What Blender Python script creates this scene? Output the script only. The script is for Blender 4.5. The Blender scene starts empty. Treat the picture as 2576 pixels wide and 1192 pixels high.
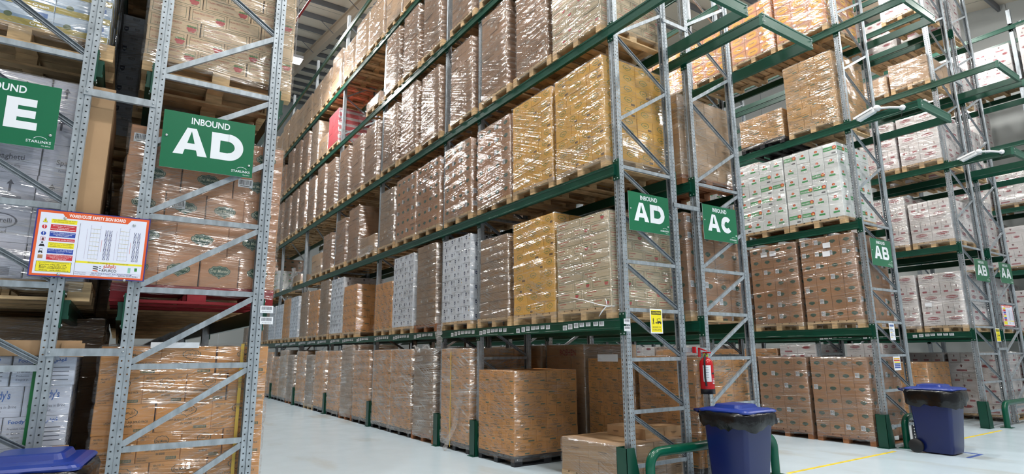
import bpy, math, random
from mathutils import Matrix, Vector
R = random.Random(11)
SC = bpy.context.scene
COL = SC.collection
# ------------------------------------------------------------------ camera
F_PX, YAW, PIT, ROL, CAM_H = 1463.5, .5895, .196, -.0058, 1.62
fw = Vector((math.sin(YAW)*math.cos(PIT), math.cos(YAW)*math.cos(PIT), math.sin(PIT)))
rt = Vector((math.cos(YAW), -math.sin(YAW), 0)); up = rt.cross(fw)
rt2 = rt*math.cos(ROL) + up*math.sin(ROL); up2 = up*math.cos(ROL) - rt*math.sin(ROL)
cam = bpy.data.cameras.new('camera'); cam.sensor_width = 36; cam.lens = 36*F_PX/2576
cam.clip_start = .05; cam.clip_end = 200
camo = bpy.data.objects.new('camera', cam); COL.objects.link(camo)
M = Matrix((rt2, up2, -fw)).transposed().to_4x4(); M.translation = (0, 0, CAM_H)
camo.matrix_world = M
SC.camera = camo
# ------------------------------------------------------------------ world and exposure
w = bpy.data.worlds.new('world'); SC.world = w; w.use_nodes = True
w.node_tree.nodes['Background'].inputs[0].default_value = (.86, .93, 1, 1)
w.node_tree.nodes['Background'].inputs[1].default_value = .36
SC.view_settings.view_transform = 'Standard'; SC.view_settings.look = 'None'
SC.view_settings.gamma = 1; SC.view_settings.use_curve_mapping = False
SC.view_settings.exposure = 0.12
cy = SC.cycles
cy.max_bounces = 3; cy.diffuse_bounces = 2; cy.glossy_bounces = 1; cy.transmission_bounces = 1
cy.transparent_max_bounces = 8; cy.adaptive_threshold = .15; cy.light_sampling_threshold = .05; cy.caustics_reflective = False; cy.caustics_refractive = False
LAMP_W = 385.0
LAMPS = [(3.0, 6.5, 13.1), (3.0, 12.5, 14.2), (3.6, 17.2, 10.35), (3.0, 25, 16.5),
         (9.3, 7, 13.2), (9.3, 14, 14.5), (9.3, 22, 16.0), (13.8, 7, 13.2), (13.8, 14, 14.5), (20.5, 7, 13.0),
         (-2.5, 1.0, 12.2), (3.5, 1.0, 12.2), (9.3, .5, 12.1), (15, .5, 12.1), (20.5, 1, 12.1), (-3, 8, 13.2),
         (2, -5.0, 11.0), (10, -5.0, 11.0)]

# ------------------------------------------------------------------ materials
MATS = {}
def N(nt, t, **kw):
    n = nt.nodes.new(t)
    for k, v in kw.items(): setattr(n, k, v)
    return n
def mat(name, col, rough=.6, metal=0., var=0., scale=8., stretch=(1, 1, 1), bump=0., rnd=0., spec=.5, emis=None, es=0.):
    if name in MATS: return MATS[name]
    m = bpy.data.materials.new(name); m.use_nodes = True; nt = m.node_tree
    b = nt.nodes['Principled BSDF']
    b.inputs['Base Color'].default_value = (*col, 1); b.inputs['Roughness'].default_value = rough
    b.inputs['Metallic'].default_value = metal; b.inputs['Specular IOR Level'].default_value = spec
    m.diffuse_color = (*col, 1)
    if emis:
        b.inputs['Emission Color'].default_value = (*emis, 1); b.inputs['Emission Strength'].default_value = es
    if var or bump or rnd:
        tc = N(nt, 'ShaderNodeTexCoord'); mp = N(nt, 'ShaderNodeMapping'); mp.inputs['Scale'].default_value = stretch
        oi = N(nt, 'ShaderNodeObjectInfo'); ad = N(nt, 'ShaderNodeVectorMath', operation='ADD')
        sc_ = N(nt, 'ShaderNodeVectorMath', operation='SCALE'); sc_.inputs['Scale'].default_value = 1.0
        cmb = N(nt, 'ShaderNodeCombineXYZ')
        mul = N(nt, 'ShaderNodeMath', operation='MULTIPLY'); mul.inputs[1].default_value = 37.0
        nt.links.new(oi.outputs['Random'], mul.inputs[0]); nt.links.new(mul.outputs[0], cmb.inputs[0]); nt.links.new(mul.outputs[0], cmb.inputs[2])
        nt.links.new(tc.outputs['Object'], mp.inputs['Vector']); nt.links.new(mp.outputs[0], ad.inputs[0]); nt.links.new(cmb.outputs[0], ad.inputs[1])
        nz = N(nt, 'ShaderNodeTexNoise'); nz.inputs['Scale'].default_value = scale; nz.inputs['Detail'].default_value = 3
        nt.links.new(ad.outputs[0], nz.inputs['Vector'])
        if var or rnd:
            hv = N(nt, 'ShaderNodeHueSaturation'); hv.inputs['Color'].default_value = (*col, 1)
            m1 = N(nt, 'ShaderNodeMapRange'); m1.inputs[1].default_value = .3; m1.inputs[2].default_value = .7
            m1.inputs[3].default_value = 1-var; m1.inputs[4].default_value = 1+var
            nt.links.new(nz.outputs[0], m1.inputs[0])
            m2 = N(nt, 'ShaderNodeMapRange'); m2.inputs[3].default_value = 1-rnd; m2.inputs[4].default_value = 1+rnd
            nt.links.new(oi.outputs['Random'], m2.inputs[0])
            mm = N(nt, 'ShaderNodeMath', operation='MULTIPLY'); nt.links.new(m1.outputs[0], mm.inputs[0]); nt.links.new(m2.outputs[0], mm.inputs[1])
            nt.links.new(mm.outputs[0], hv.inputs['Value']); nt.links.new(hv.outputs[0], b.inputs['Base Color'])
        if bump:
            bp = N(nt, 'ShaderNodeBump'); bp.inputs['Strength'].default_value = bump; bp.inputs['Distance'].default_value = .01
            nt.links.new(nz.outputs[0], bp.inputs['Height']); nt.links.new(bp.outputs[0], b.inputs['Normal'])
    MATS[name] = m
    return m
def flat(col, rough=.55):
    return mat('print_%02x%02x%02x' % tuple(int(c*255) for c in col), col, rough)
def S(r, g, b):   # sRGB 0-255 to linear
    f = lambda c: (c/255/12.92 if c/255 <= .04045 else ((c/255+.055)/1.055)**2.4)
    return (f(r), f(g), f(b))

def galv(name, kind=None):
    m = mat(name, S(168, 176, 182), .42, .55, var=.22, scale=22, rnd=.05, stretch=(1, 1, .35))
    if kind and not m.get('holes'):
        m['holes'] = 1
        nt = m.node_tree; out = nt.nodes['Material Output']; b = nt.nodes['Principled BSDF']
        uv = N(nt, 'ShaderNodeUVMap'); sp = N(nt, 'ShaderNodeSeparateXYZ'); nt.links.new(uv.outputs[0], sp.inputs[0])
        def ma(op, a, bb=None, **k):
            n = N(nt, 'ShaderNodeMath', operation=op)
            for i, v in enumerate((a, bb)):
                if v is None: continue
                if isinstance(v, (int, float)): n.inputs[i].default_value = v
                else: nt.links.new(v, n.inputs[i])
            return n.outputs[0]
        pitch, hw, hh = (.05, .0062, .0062) if kind == 'round' else (.05, .0065, .0135)
        v = ma('MULTIPLY', ma('SUBTRACT', ma('FRACT', ma('DIVIDE', sp.outputs[1], pitch)), .5), pitch)
        du = ma('DIVIDE', sp.outputs[0], hw); dv = ma('DIVIDE', v, hh)
        if kind == 'round': d = ma('ADD', ma('MULTIPLY', du, du), ma('MULTIPLY', dv, dv))
        else: d = ma('MAXIMUM', ma('ABSOLUTE', du), ma('ABSOLUTE', dv))
        h = ma('LESS_THAN', d, 1.0)
        tr = N(nt, 'ShaderNodeBsdfTransparent'); mx = N(nt, 'ShaderNodeMixShader')
        nt.links.new(h, mx.inputs[0]); nt.links.new(b.outputs[0], mx.inputs[1]); nt.links.new(tr.outputs[0], mx.inputs[2])
        nt.links.new(mx.outputs[0], out.inputs['Surface'])
    return m
def film_mat(name, dens, tint=(1, 1, 1), sh=.55, scale=1.0, dif=.5):
    if name in MATS: return MATS[name]
    m = bpy.data.materials.new(name); m.use_nodes = True; nt = m.node_tree
    nt.nodes.remove(nt.nodes['Principled BSDF']); out = nt.nodes['Material Output']
    tc = N(nt, 'ShaderNodeTexCoord'); sp = N(nt, 'ShaderNodeSeparateXYZ'); nt.links.new(tc.outputs['Object'], sp.inputs[0])
    oi = N(nt, 'ShaderNodeObjectInfo')
    def ma(op, a, b=None):
        n = N(nt, 'ShaderNodeMath', operation=op)
        for i, v in enumerate((a, b)):
            if v is None: continue
            if isinstance(v, (int, float)): n.inputs[i].default_value = v
            else: nt.links.new(v, n.inputs[i])
        return n.outputs[0]
    h = ma('ADD', sp.outputs[0], sp.outputs[1]); z = sp.outputs[2]
    off = ma('MULTIPLY', oi.outputs['Random'], 50.)
    def noise(hx, zx, hz, det):   # coords (h*hx, z*zx + h*hz)
        c = N(nt, 'ShaderNodeCombineXYZ')
        nt.links.new(ma('ADD', ma('MULTIPLY', h, hx), off), c.inputs[0])
        nt.links.new(ma('ADD', ma('MULTIPLY', z, zx), ma('MULTIPLY', h, hz)), c.inputs[1]); nt.links.new(off, c.inputs[2])
        n = N(nt, 'ShaderNodeTexNoise'); n.inputs['Scale'].default_value = scale; n.inputs['Detail'].default_value = det
        nt.links.new(c.outputs[0], n.inputs['Vector']); return n.outputs[0]
    s1 = noise(.75, 140, 12, 1); s2 = noise(1.1, 100, -40, 0); p = noise(2.2, 3.4, 1, 0)
    def rng(v, a, b, c, d):
        n = N(nt, 'ShaderNodeMapRange'); n.inputs[1].default_value = a; n.inputs[2].default_value = b; n.inputs[3].default_value = c; n.inputs[4].default_value = d
        nt.links.new(v, n.inputs[0]); return n.outputs[0]
    st = ma('MAXIMUM', rng(s1, .52, .62, 0, 1), rng(s2, .58, .66, 0, .9))
    fac = ma('ADD', dens*.35, ma('MULTIPLY', ma('MULTIPLY', st, rng(p, .36, .66, .3, 1.1)), dens))
    ge = N(nt, 'ShaderNodeNewGeometry'); cv = N(nt, 'ShaderNodeCombineXYZ'); av = N(nt, 'ShaderNodeVectorMath', operation='ADD'); nv = N(nt, 'ShaderNodeVectorMath', operation='NORMALIZE')
    nt.links.new(ma('MULTIPLY', ma('SUBTRACT', p, .5), .35), cv.inputs[0]); nt.links.new(ma('MULTIPLY', ma('SUBTRACT', s2, .5), .8), cv.inputs[1]); nt.links.new(ma('MULTIPLY', ma('SUBTRACT', s1, .44), 2.2), cv.inputs[2])
    nt.links.new(ge.outputs['Normal'], av.inputs[0]); nt.links.new(cv.outputs[0], av.inputs[1]); nt.links.new(av.outputs[0], nv.inputs[0]); bp = nv
    gl = N(nt, 'ShaderNodeBsdfGlossy'); gl.inputs['Color'].default_value = (*tint, 1); gl.inputs['Roughness'].default_value = .13
    nt.links.new(bp.outputs[0], gl.inputs['Normal'])
    di = N(nt, 'ShaderNodeBsdfDiffuse'); di.inputs['Color'].default_value = (dif*tint[0], dif*tint[1], dif*tint[2], 1)
    m1 = N(nt, 'ShaderNodeMixShader'); m1.inputs[0].default_value = sh
    nt.links.new(di.outputs[0], m1.inputs[1]); nt.links.new(gl.outputs[0], m1.inputs[2])
    tr = N(nt, 'ShaderNodeBsdfTransparent'); mx = N(nt, 'ShaderNodeMixShader'); nt.links.new(fac, mx.inputs[0])
    nt.links.new(tr.outputs[0], mx.inputs[1]); nt.links.new(m1.outputs[0], mx.inputs[2]); nt.links.new(mx.outputs[0], out.inputs['Surface'])
    MATS[name] = m
    return m

GALV = galv('galvanised_steel'); GALV_R = galv('galvanised_steel_round_holes', 'round'); GALV_S = galv('galvanised_steel_slots', 'slot')
GREEN = mat('green_paint', S(12, 68, 52), .32, var=.06, scale=3)
GREEN2 = mat('green_tube_paint', S(8, 86, 64), .25, var=.08, scale=4)
WOOD = mat('pallet_wood', S(196, 164, 122), .75, var=.28, scale=6, stretch=(1, 1, 6), rnd=.22)
WOODB = mat('pallet_wood_brown', S(150, 98, 62), .8, var=.25, scale=6, stretch=(1, 1, 6), rnd=.15)
WOODR = mat('pallet_wood_red', S(150, 30, 38), .7, var=.2, scale=6, rnd=.12)
PLASTIC_K = mat('black_plastic', S(28, 29, 33), .45)
BOLT = mat('bolt_zinc', S(200, 205, 205), .3, .8)
FILM = film_mat('stretch_film', .38, sh=.65); FILM_D = film_mat('stretch_film_dense', .42, (.97, .96, .94), .65, 1.0, .5); FILM_L = film_mat('stretch_film_light', .26)
FILM_W = film_mat('stretch_film_crumpled', .62, (1, 1, 1), .5, 1.0, .85); FILM_M = film_mat('stretch_film_milky', .62, (1, .99, .97), .45, 1.0, .8)

# ------------------------------------------------------------------ mesh building
class MB:
    def __init__(s): s.v = []; s.f = []; s.m = []; s.sm = []; s.uv = {}
    def add(s, vs, fs, m=0, smooth=False, uvs=None):
        o = len(s.v); s.v += [tuple(p) for p in vs]
        for i, f in enumerate(fs):
            if uvs: s.uv[len(s.f)] = uvs[i]
            s.f.append([o+k for k in f]); s.m.append(m); s.sm.append(smooth)
        return s
    def box(s, x0, y0, z0, x1, y1, z1, m=0):
        return s.add([(x0, y0, z0), (x1, y0, z0), (x1, y1, z0), (x0, y1, z0), (x0, y0, z1), (x1, y0, z1), (x1, y1, z1), (x0, y1, z1)],
                     [(3, 2, 1, 0), (4, 5, 6, 7), (0, 1, 5, 4), (1, 2, 6, 5), (2, 3, 7, 6), (3, 0, 4, 7)], m)
    def prism(s, poly, a, b, fn, m=0, caps=True, smooth=False):   # poly 2D closed, extruded from a to b; fn(u,v,t) -> xyz
        n = len(poly)
        vs = [fn(u, v, a) for u, v in poly] + [fn(u, v, b) for u, v in poly]
        fs = [(i, (i+1) % n, n+(i+1) % n, n+i) for i in range(n)]
        s.add(vs, fs, m, smooth)
        if caps: s.add(vs, [tuple(range(n))[::-1], tuple(range(n, 2*n))], m)
        return s
    def loft(s, rings, m=0, cap0=True, cap1=True, smooth=True):
        n = len(rings[0]); vs = [p for r in rings for p in r]; fs = []
        for k in range(len(rings)-1):
            for i in range(n): fs.append((k*n+i, k*n+(i+1) % n, (k+1)*n+(i+1) % n, (k+1)*n+i))
        s.add(vs, fs, m, smooth)
        if cap0: s.add(rings[0], [tuple(range(n))[::-1]], m)
        if cap1: s.add(rings[-1], [tuple(range(n))], m)
        return s
    def lathe(s, prof, c, n=20, m=0, axis='z'):
        rings = []
        for r, h in prof:
            ring = []
            for i in range(n):
                a = 2*math.pi*i/n; x, y = r*math.cos(a), r*math.sin(a)
                ring.append({'z': (c[0]+x, c[1]+y, c[2]+h), 'x': (c[0]+h, c[1]+x, c[2]+y), 'y': (c[0]+y, c[1]+h, c[2]+x)}[axis])
            rings.append(ring)
        return s.loft(rings, m)
    def tube(s, path, r, n=10, m=0):
        P = [Vector(p) for p in path]; rings = []; prev = None
        for i, p in enumerate(P):
            t = (P[min(i+1, len(P)-1)]-P[max(i-1, 0)]).normalized()
            if prev is None:
                a = Vector((0, 0, 1)) if abs(t.z) < .9 else Vector((1, 0, 0)); u = t.cross(a).normalized()
            else: u = (prev - t*prev.dot(t)).normalized()
            prev = u; v = t.cross(u)
            rr = r[i] if isinstance(r, (list, tuple)) else r
            rings.append([tuple(p+u*rr*math.cos(2*math.pi*k/n)+v*rr*math.sin(2*math.pi*k/n)) for k in range(n)])
        return s.loft(rings, m)
    def mesh(s, name, mats):
        me = bpy.data.meshes.new(name); me.from_pydata(s.v, [], s.f)
        for mt in mats: me.materials.append(mt)
        me.polygons.foreach_set('material_index', s.m); me.polygons.foreach_set('use_smooth', s.sm)
        if s.uv:
            l = me.uv_layers.new(name='UVMap')
            for pi, uvs in s.uv.items():
                p = me.polygons[pi]
                for k, li in enumerate(p.loop_indices): l.data[li].uv = uvs[k]
        me.update(); return me
    def obj(s, name, mats, parent=None, loc=(0, 0, 0), rz=0):
        if not isinstance(mats, (list, tuple)): mats = [mats]
        return mk(name, s.mesh(name, mats), parent, loc, rz)
def mk(name, data, parent=None, loc=(0, 0, 0), rz=0):
    o = bpy.data.objects.new(name, data); COL.objects.link(o); o.location = loc
    if rz: o.rotation_euler = (0, 0, rz)
    if parent is not None: o.parent = parent
    return o
def tag(o, label, cat, group=None, kind=None):
    o['label'] = label; o['category'] = cat
    if group: o['group'] = group
    if kind: o['kind'] = kind
    return o
def thing(name, label, cat, loc=(0, 0, 0), rz=0, group=None):
    return tag(mk(name, None, None, loc, rz), label, cat, group)
def struct(o): o['kind'] = 'structure'; return o

# ------------------------------------------------------------------ flat prints
TXT = {}
def text_geo(s, bold=0.0):
    k = (s, bold)
    if k in TXT: return TXT[k]
    c = bpy.data.curves.new('lettering', 'FONT'); c.body = s; c.size = 1; c.resolution_u = 4 if s == 'INBOUND' else 2; c.offset = bold
    o = bpy.data.objects.new('lettering', c)
    me = o.to_mesh()
    vs = [(v.co.x, v.co.y) for v in me.vertices]; fs = [tuple(p.vertices) for p in me.polygons]
    o.to_mesh_clear(); bpy.data.objects.remove(o); bpy.data.curves.remove(c)
    x0 = min(v[0] for v in vs); x1 = max(v[0] for v in vs); y0 = min(v[1] for v in vs); y1 = max(v[1] for v in vs)
    vs = [((a-x0), (b-y0)) for a, b in vs]
    TXT[k] = (vs, fs, x1-x0, y1-y0); return TXT[k]
class Art:
    """flat print: layered 2D shapes in metres, origin bottom left"""
    def __init__(s): s.items = []
    def poly(s, pts, col): s.items.append((list(pts), [tuple(range(len(pts)))], col)); return s
    def rect(s, x0, y0, x1, y1, col): return s.poly([(x0, y0), (x1, y0), (x1, y1), (x0, y1)], col)
    def ell(s, cx, cy_, rx, ry, col, n=20): return s.poly([(cx+rx*math.cos(2*math.pi*i/n), cy_+ry*math.sin(2*math.pi*i/n)) for i in range(n)], col)
    def ring(s, pts, t, col):
        n = len(pts); cx = sum(p[0] for p in pts)/n; cyy = sum(p[1] for p in pts)/n
        inn = [(cx+(x-cx)*(1-t), cyy+(y-cyy)*(1-t)) for x, y in pts]
        s.items.append((list(pts)+inn, [(i, (i+1) % n, n+(i+1) % n, n+i) for i in range(n)], col)); return s
    def frame(s, x0, y0, x1, y1, t, col):
        return s.rect(x0, y0, x1, y0+t, col).rect(x0, y1-t, x1, y1, col).rect(x0, y0, x0+t, y1, col).rect(x1-t, y0, x1, y1, col)
    def text(s, t, x, y, h, col, bold=0., w=None, al='l', rot=0.):   # h = height of the line, w squeezes to width
        vs, fs, W_, H_ = text_geo(t, bold); k = h/.72; kx = k if w is None else w/W_
        x -= {'l': 0, 'c': W_*kx/2, 'r': W_*kx}[al]
        c, sn = math.cos(rot), math.sin(rot)
        P = [(a*kx, b*k) for a, b in vs]
        s.items.append(([(x+a*c-b*sn, y+a*sn+b*c) for a, b in P], fs, col)); return s
    def barcode(s, x, y, w_, h, bg=None, fg=S(40, 40, 40)):
        if bg: s.rect(x, y, x+w_, y+h, bg)
        rr = random.Random(5); q = x+w_*.08
        while q < x+w_*.9:
            b = w_*rr.choice((.02, .03, .05)); s.rect(q, y+h*.3, q+b, y+h*.9, fg); q += b+w_*rr.choice((.02, .03, .04))
        s.rect(x+w_*.15, y+h*.12, x+w_*.8, y+h*.2, fg); return s
    def put(s, mb, mats, org, u, v, lift=.0009, step=.0003):
        org, u, v = Vector(org), Vector(u), Vector(v); n = u.cross(v).normalized()
        boxes = []
        for i, (pts, fs, col) in enumerate(s.items):
            mt = col if not isinstance(col, tuple) else flat(col)
            if mt not in mats: mats.append(mt)
            bb = (min(p[0] for p in pts), max(p[0] for p in pts), min(p[1] for p in pts), max(p[1] for p in pts)); e = 1e-5; ly = 0
            for (q, l2) in boxes:
                if l2 >= ly and bb[0] < q[1]-e and bb[1] > q[0]+e and bb[2] < q[3]-e and bb[3] > q[2]+e: ly = l2+1
            boxes.append((bb, ly))
            z = lift+step*ly
            mb.add([org+u*a+v*b+n*z for a, b in pts], fs, mats.index(mt))
        return mb
BH = [(0, 1), (.12, .93), (.3, .84), (.55, .86), (.7, .74), (.76, .56), (.95, .44), (1, .18), (.96, -.12), (.82, -.36), (.64, -.42), (.52, -.62), (.3, -.68), (.12, -.85)]
def badge(cx, cy_, rx, ry, n=0):   # wide scalloped crest with pointed foot
    P = BH+[(0, -1.05)]+[(-x, y) for x, y in BH[:0:-1]]
    return [(cx+x*rx, cy_+y*ry) for x, y in P[::-1]]
WHITE = S(238, 240, 244); INK = S(38, 40, 44); DKGREEN = S(34, 76, 60); RED = S(196, 40, 44)
# ------------------------------------------------------------------ the hall
def floor_mat():
    m = mat('epoxy_floor', S(176, 190, 196), .22, spec=.5); nt = m.node_tree; b = nt.nodes['Principled BSDF']
    tc = N(nt, 'ShaderNodeTexCoord'); n1 = N(nt, 'ShaderNodeTexNoise'); n1.inputs['Scale'].default_value = .9; n1.inputs['Detail'].default_value = 6
    mp = N(nt, 'ShaderNodeMapping'); mp.inputs['Scale'].default_value = (1, .35, 1); mp.inputs['Rotation'].default_value = (0, 0, .5)
    nt.links.new(tc.outputs['Object'], mp.inputs[0]); nt.links.new(mp.outputs[0], n1.inputs[0])
    r = N(nt, 'ShaderNodeValToRGB'); e = r.color_ramp.elements
    e[0].position = .30; e[0].color = (*S(196, 201, 199), 1); e[1].position = .42; e[1].color = (*S(208, 226, 237), 1)
    q = r.color_ramp.elements.new(.75); q.color = (*S(212, 230, 241), 1)
    nt.links.new(n1.outputs[0], r.inputs[0]); nt.links.new(r.outputs[0], b.inputs['Base Color'])
    n2 = N(nt, 'ShaderNodeTexNoise'); n2.inputs['Scale'].default_value = 2.5; n2.inputs['Detail'].default_value = 4
    nt.links.new(tc.outputs['Object'], n2.inputs[0])
    mr = N(nt, 'ShaderNodeMapRange'); mr.inputs[3].default_value = .16; mr.inputs[4].default_value = .26
    nt.links.new(n2.outputs[0], mr.inputs[0]); nt.links.new(mr.outputs[0], b.inputs['Roughness'])
    return m
X0, X1, YA, YB = -14., 27., -10., 48.
struct(MB().box(X0, YA, -.1, X1, YB, 0).obj('floor', floor_mat()))
ROOF = mat('roof_sheet', S(244, 232, 212), .8); STEEL = mat('grey_roof_steel', S(120, 122, 126), .6); RAFT = mat('cream_rafter', S(206, 188, 166), .6)
WALL = mat('white_cladding', S(206, 210, 208), .5)
rz = lambda y: 12.18+.188*y                       # underside of the rafters
roof = struct(mk('ceiling', None))
roof['label'] = 'sloping pale sheet roof on grey purlins and cream rafters'
for i in range(16):                               # sheets between purlin lines, with a joint each metre
    ya = YA+i*3.625; yb = ya+3.6
    mb = MB()
    for k in range(21):
        xa = X0+k*1.96
        mb.add([(xa, ya, rz(ya)+.86), (xa+1.94, ya, rz(ya)+.86), (xa+1.94, yb, rz(yb)+.86), (xa, yb, rz(yb)+.86)], [(0, 1, 2, 3)])
    o = mb.obj('roof_sheet', ROOF, roof)
mb = MB().add([(X0, YA, rz(YA)+.9), (X1, YA, rz(YA)+.9), (X1, YB, rz(YB)+.9), (X0, YB, rz(YB)+.9)], [(0, 1, 2, 3)])
mb.obj('roof_deck', mat('roof_joint', S(120, 116, 110), .8), roof)
pur = None
for i in range(30):
    y = YA+1+i*1.9
    if pur is None: pur = MB().box(X0, -.04, 0, X1, .04, .24).mesh('purlin', [STEEL])
    mk('purlin', pur, roof, (0, y, rz(y)+.6))
for k in range(5):
    x = -6.5+7*k; x = [-6.5, .3, 7.5, 14.6, 21.8][k]; mb = MB()
    for (a, b, c, d) in ((-.13, 0, .13, .03), (-.02, .03, .02, .57), (-.13, .57, .13, .6)):
        ya, yb = YA, YB
        vs = [(x+u, y, rz(y)+h) for y in (ya, yb) for u, h in ((a, b), (c, b), (c, d), (a, d))]
        mb.add(vs, [(0, 1, 2, 3), (7, 6, 5, 4), (0, 4, 5, 1), (1, 5, 6, 2), (2, 6, 7, 3), (3, 7, 4, 0)])
    mb.obj('rafter', RAFT, roof)
    if k in (1, 2, 3):
        for i in range(4, 22):
            y = YA+1+i*1.9
            for sgn in (-1, 1):
                if i % 2: MB().tube([(x+sgn*.03, y, rz(y)+.04), (x+sgn*.75, y, rz(y)+.62)], .022, 4).obj('fly_brace', STEEL, roof)
# walls beyond the racks
wr = struct(mk('wall_right', None)); wr['label'] = 'white ribbed cladding wall beyond the last rack'
pm = None
for i in range(29):
    y = YA+i*2.0
    if pm is None: pm = MB().box(0, .01, 0, .08, 1.985, 24).mesh('wall_panel', [WALL])
    mk('wall_panel', pm, wr, (26.0, y, 0))
wb = struct(mk('wall_back', None)); wb['label'] = 'white cladding wall closing the far end'
pm = None
for i in range(20):
    if pm is None: pm = MB().box(.01, 0, 0, 1.985, .08, 24).mesh('wall_panel', [WALL])
    mk('wall_panel', pm, wb, (X0+i*2.0, 47.0, 0))
# red sprinkler pipe under the roof
tag(MB().tube([(4.6, 10, 13.2), (4.6, 40, 13.2+.12*30)], .045, 8).obj('sprinkler_pipe', mat('red_pipe', S(170, 36, 34), .4)),
    'red sprinkler pipe running below the sloping roof', 'pipe')
# painted floor lines
YEL = mat('yellow_paint', S(226, 200, 60), .6, var=.25, scale=9)
BLU = mat('blue_tape', S(62, 92, 170), .6)
for n, (xa, xb, y, ph) in enumerate([(7.7, 10.75, 4.86, 'between the two middle blue bins'), (12.4, 15.2, 4.8, 'past the far blue bin')]):
    mb = MB(); mb.box(xa, y-.03, 0, xb, y+.03, .002)
    tag(mb.obj('floor_line', YEL), 'worn yellow line painted on floor '+ph, 'floor marking')
tag(MB().box(11.5, 3.92, 0, 11.56, 4.3, .002).box(11.0, 3.92, 0, 11.5, 3.97, .002).obj('floor_tape', BLU), 'blue tape corner on floor before far blue bin', 'floor marking')

# ------------------------------------------------------------------ lamps
LK = mat('lamp_housing', S(90, 92, 96), .5); LE = mat('lamp_lens', (1, 1, 1), .5, emis=(1, .97, .93), es=60)
LPOS = ['above the front of the first aisle', 'above the middle of the first aisle', '', 'above the far end of the first aisle', 'above the front of the AC aisle', 'above the middle of the AC aisle',
        'above the far end of the AC aisle', 'above the front of the AB aisle', 'above the middle of the AB aisle', 'above the aisle by the cladding wall', 'over the cross aisle before E sign rack', 'over the cross aisle before small-sign AD rack',
        'over the cross aisle before the middle blue bin', 'over the cross aisle before the AA rack', 'over the cross aisle corner by the cladding wall', 'above the aisle beyond E sign rack', 'over the open floor behind the first aisle', 'over the open floor behind the AC aisle']
for i, (x, y, z) in enumerate(LAMPS):
    big = i == 2
    t = thing('high_bay_lamp', 'bright square lamp hanging beside the rafter' if big else f"high bay lamp {LPOS[i]}", 'lamp', (x, y, z), 0, None if big else 'high bay lamps')
    MB().box(-.2, -.2, .03, .2, .2, .12).obj('housing', LK, t)
    MB().box(-.18, -.18, 0, .18, .18, .029).obj('lens', LE, t)
    MB().tube([(0, 0, .12), (0, 0, max(.4, rz(y)+.6-z))], .012, 6).obj('hanger', LK, t)
    l = bpy.data.lights.new('lamp_light', 'AREA'); l.shape = 'DISK'; l.size = .5; l.energy = LAMP_W*(.5 if big else .62 if x > 12 else .7 if y < 2 else 1); l.color = (1, .985, .96)
    mk('lamp_light', l, t, (0, 0, -.03))
    l = bpy.data.lights.new('roof_fill_light', 'POINT'); l.shadow_soft_size = .2; l.energy = LAMP_W*.3*(.6 if y < 2 else 1); l.color = (1, .985, .96)  # extra bodiless point light added below each lamp to lighten the roof
    mk('roof_fill_light', l, t, (0, 0, -.3))

# ------------------------------------------------------------------ pallet racks
PROF = [(.085, .030), (.085, .012), (.045, .012), (.040, 0), (0, 0), (0, .036), (.010, .041), (.010, .064), (0, .069), (0, .105), (.040, .105), (.045, .093), (.085, .093), (.085, .075)]
SEGM = [0, 1, 0, 1, 2, 0, 0, 0, 2, 1, 0, 1, 0]
PM = {}
def post_mesh(flip, h, near):
    k = (flip, h, near)
    if k in PM: return PM[k]
    mb = MB(); sx = -1 if flip else 1
    if near:
        for i, sm_ in enumerate(SEGM):
            (u0, v0), (u1, v1) = PROF[i], PROF[i+1]; L_ = math.hypot(u1-u0, v1-v0)/2
            mb.add([(sx*u0, v0, 0), (sx*u1, v1, 0), (sx*u1, v1, h), (sx*u0, v0, h)], [(0, 1, 2, 3)], sm_, uvs=[[(-L_, 0), (L_, 0), (L_, h), (-L_, h)]])
        mb.box(min(0, sx*.09)-.01, -.01, 0, max(0, sx*.09)+.01, .115, .008)
    else:
        for (a, b, c, d, m_) in ((0, 0, .004, .105, 2), (0, 0, .085, .004, 1), (0, .101, .085, .105, 1)):
            x0, x1 = sorted((sx*a, sx*c)); mb.box(x0, b, 0, x1, d, h, 0)
    PM[k] = mb.mesh('post', [GALV, GALV_R, GALV_S] if near else [GALV]); return PM[k]
def brace(mb, x0, z0, x1, z1, y, open_front=False, w_=.022):
    d = Vector((x1-x0, 0, z1-z0)); d.normalize(); n = Vector((-d.z, 0, d.x))
    p0, p1 = Vector((x0, y, z0)), Vector((x1, y, z1)); t = .003; dp = .03
    if open_front: prof = [(-w_, 0), (-w_+t, 0), (-w_+t, dp-t), (-w_*.35, dp-t), (-w_*.2, dp*.45), (w_*.2, dp*.45), (w_*.35, dp-t), (w_-t, dp-t), (w_-t, 0), (w_, 0), (w_, dp), (-w_, dp)]
    else: prof = [(-w_, 0), (w_, 0), (w_, dp), (w_-t, dp), (w_-t, t), (-w_+t, t), (-w_+t, dp), (-w_, dp)]
    mb.prism(prof, 0, 1, lambda u, v, s: p0.lerp(p1, s)+n*u+Vector((0, v, 0)))
    return mb
def bmx(x0, z0, x1, z1, y, of, parent):
    return brace(MB(), x0, z0, x1, z1, y, of).obj('brace', GALV, parent)
BP = [(0, 0), (.05, 0), (.05, -.14), (0, -.14), (0, -.118), (.006, -.112), (.006, -.030), (0, -.024)]
BM = {}
CONN = {}
def conn_mesh(sx):
    if sx not in CONN:
        mb = MB(); x0, x1 = sorted((0, sx*-.012))
        mb.box(x0, 0, -.205, x1, .105, .065)
        for yy in (.025, .08):
            for zz in (.045, -.185): mb.lathe([(.001, 0), (.009, .0), (.009, .006), (.001, .007)] if sx < 0 else [(.001, -.007), (.009, -.006), (.009, 0), (.001, 0)], (x1 if sx < 0 else x0, yy, zz), 8, 1, 'x')
        CONN[sx] = mb.mesh('connector', [GREEN, BOLT])
    return CONN[sx]
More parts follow.
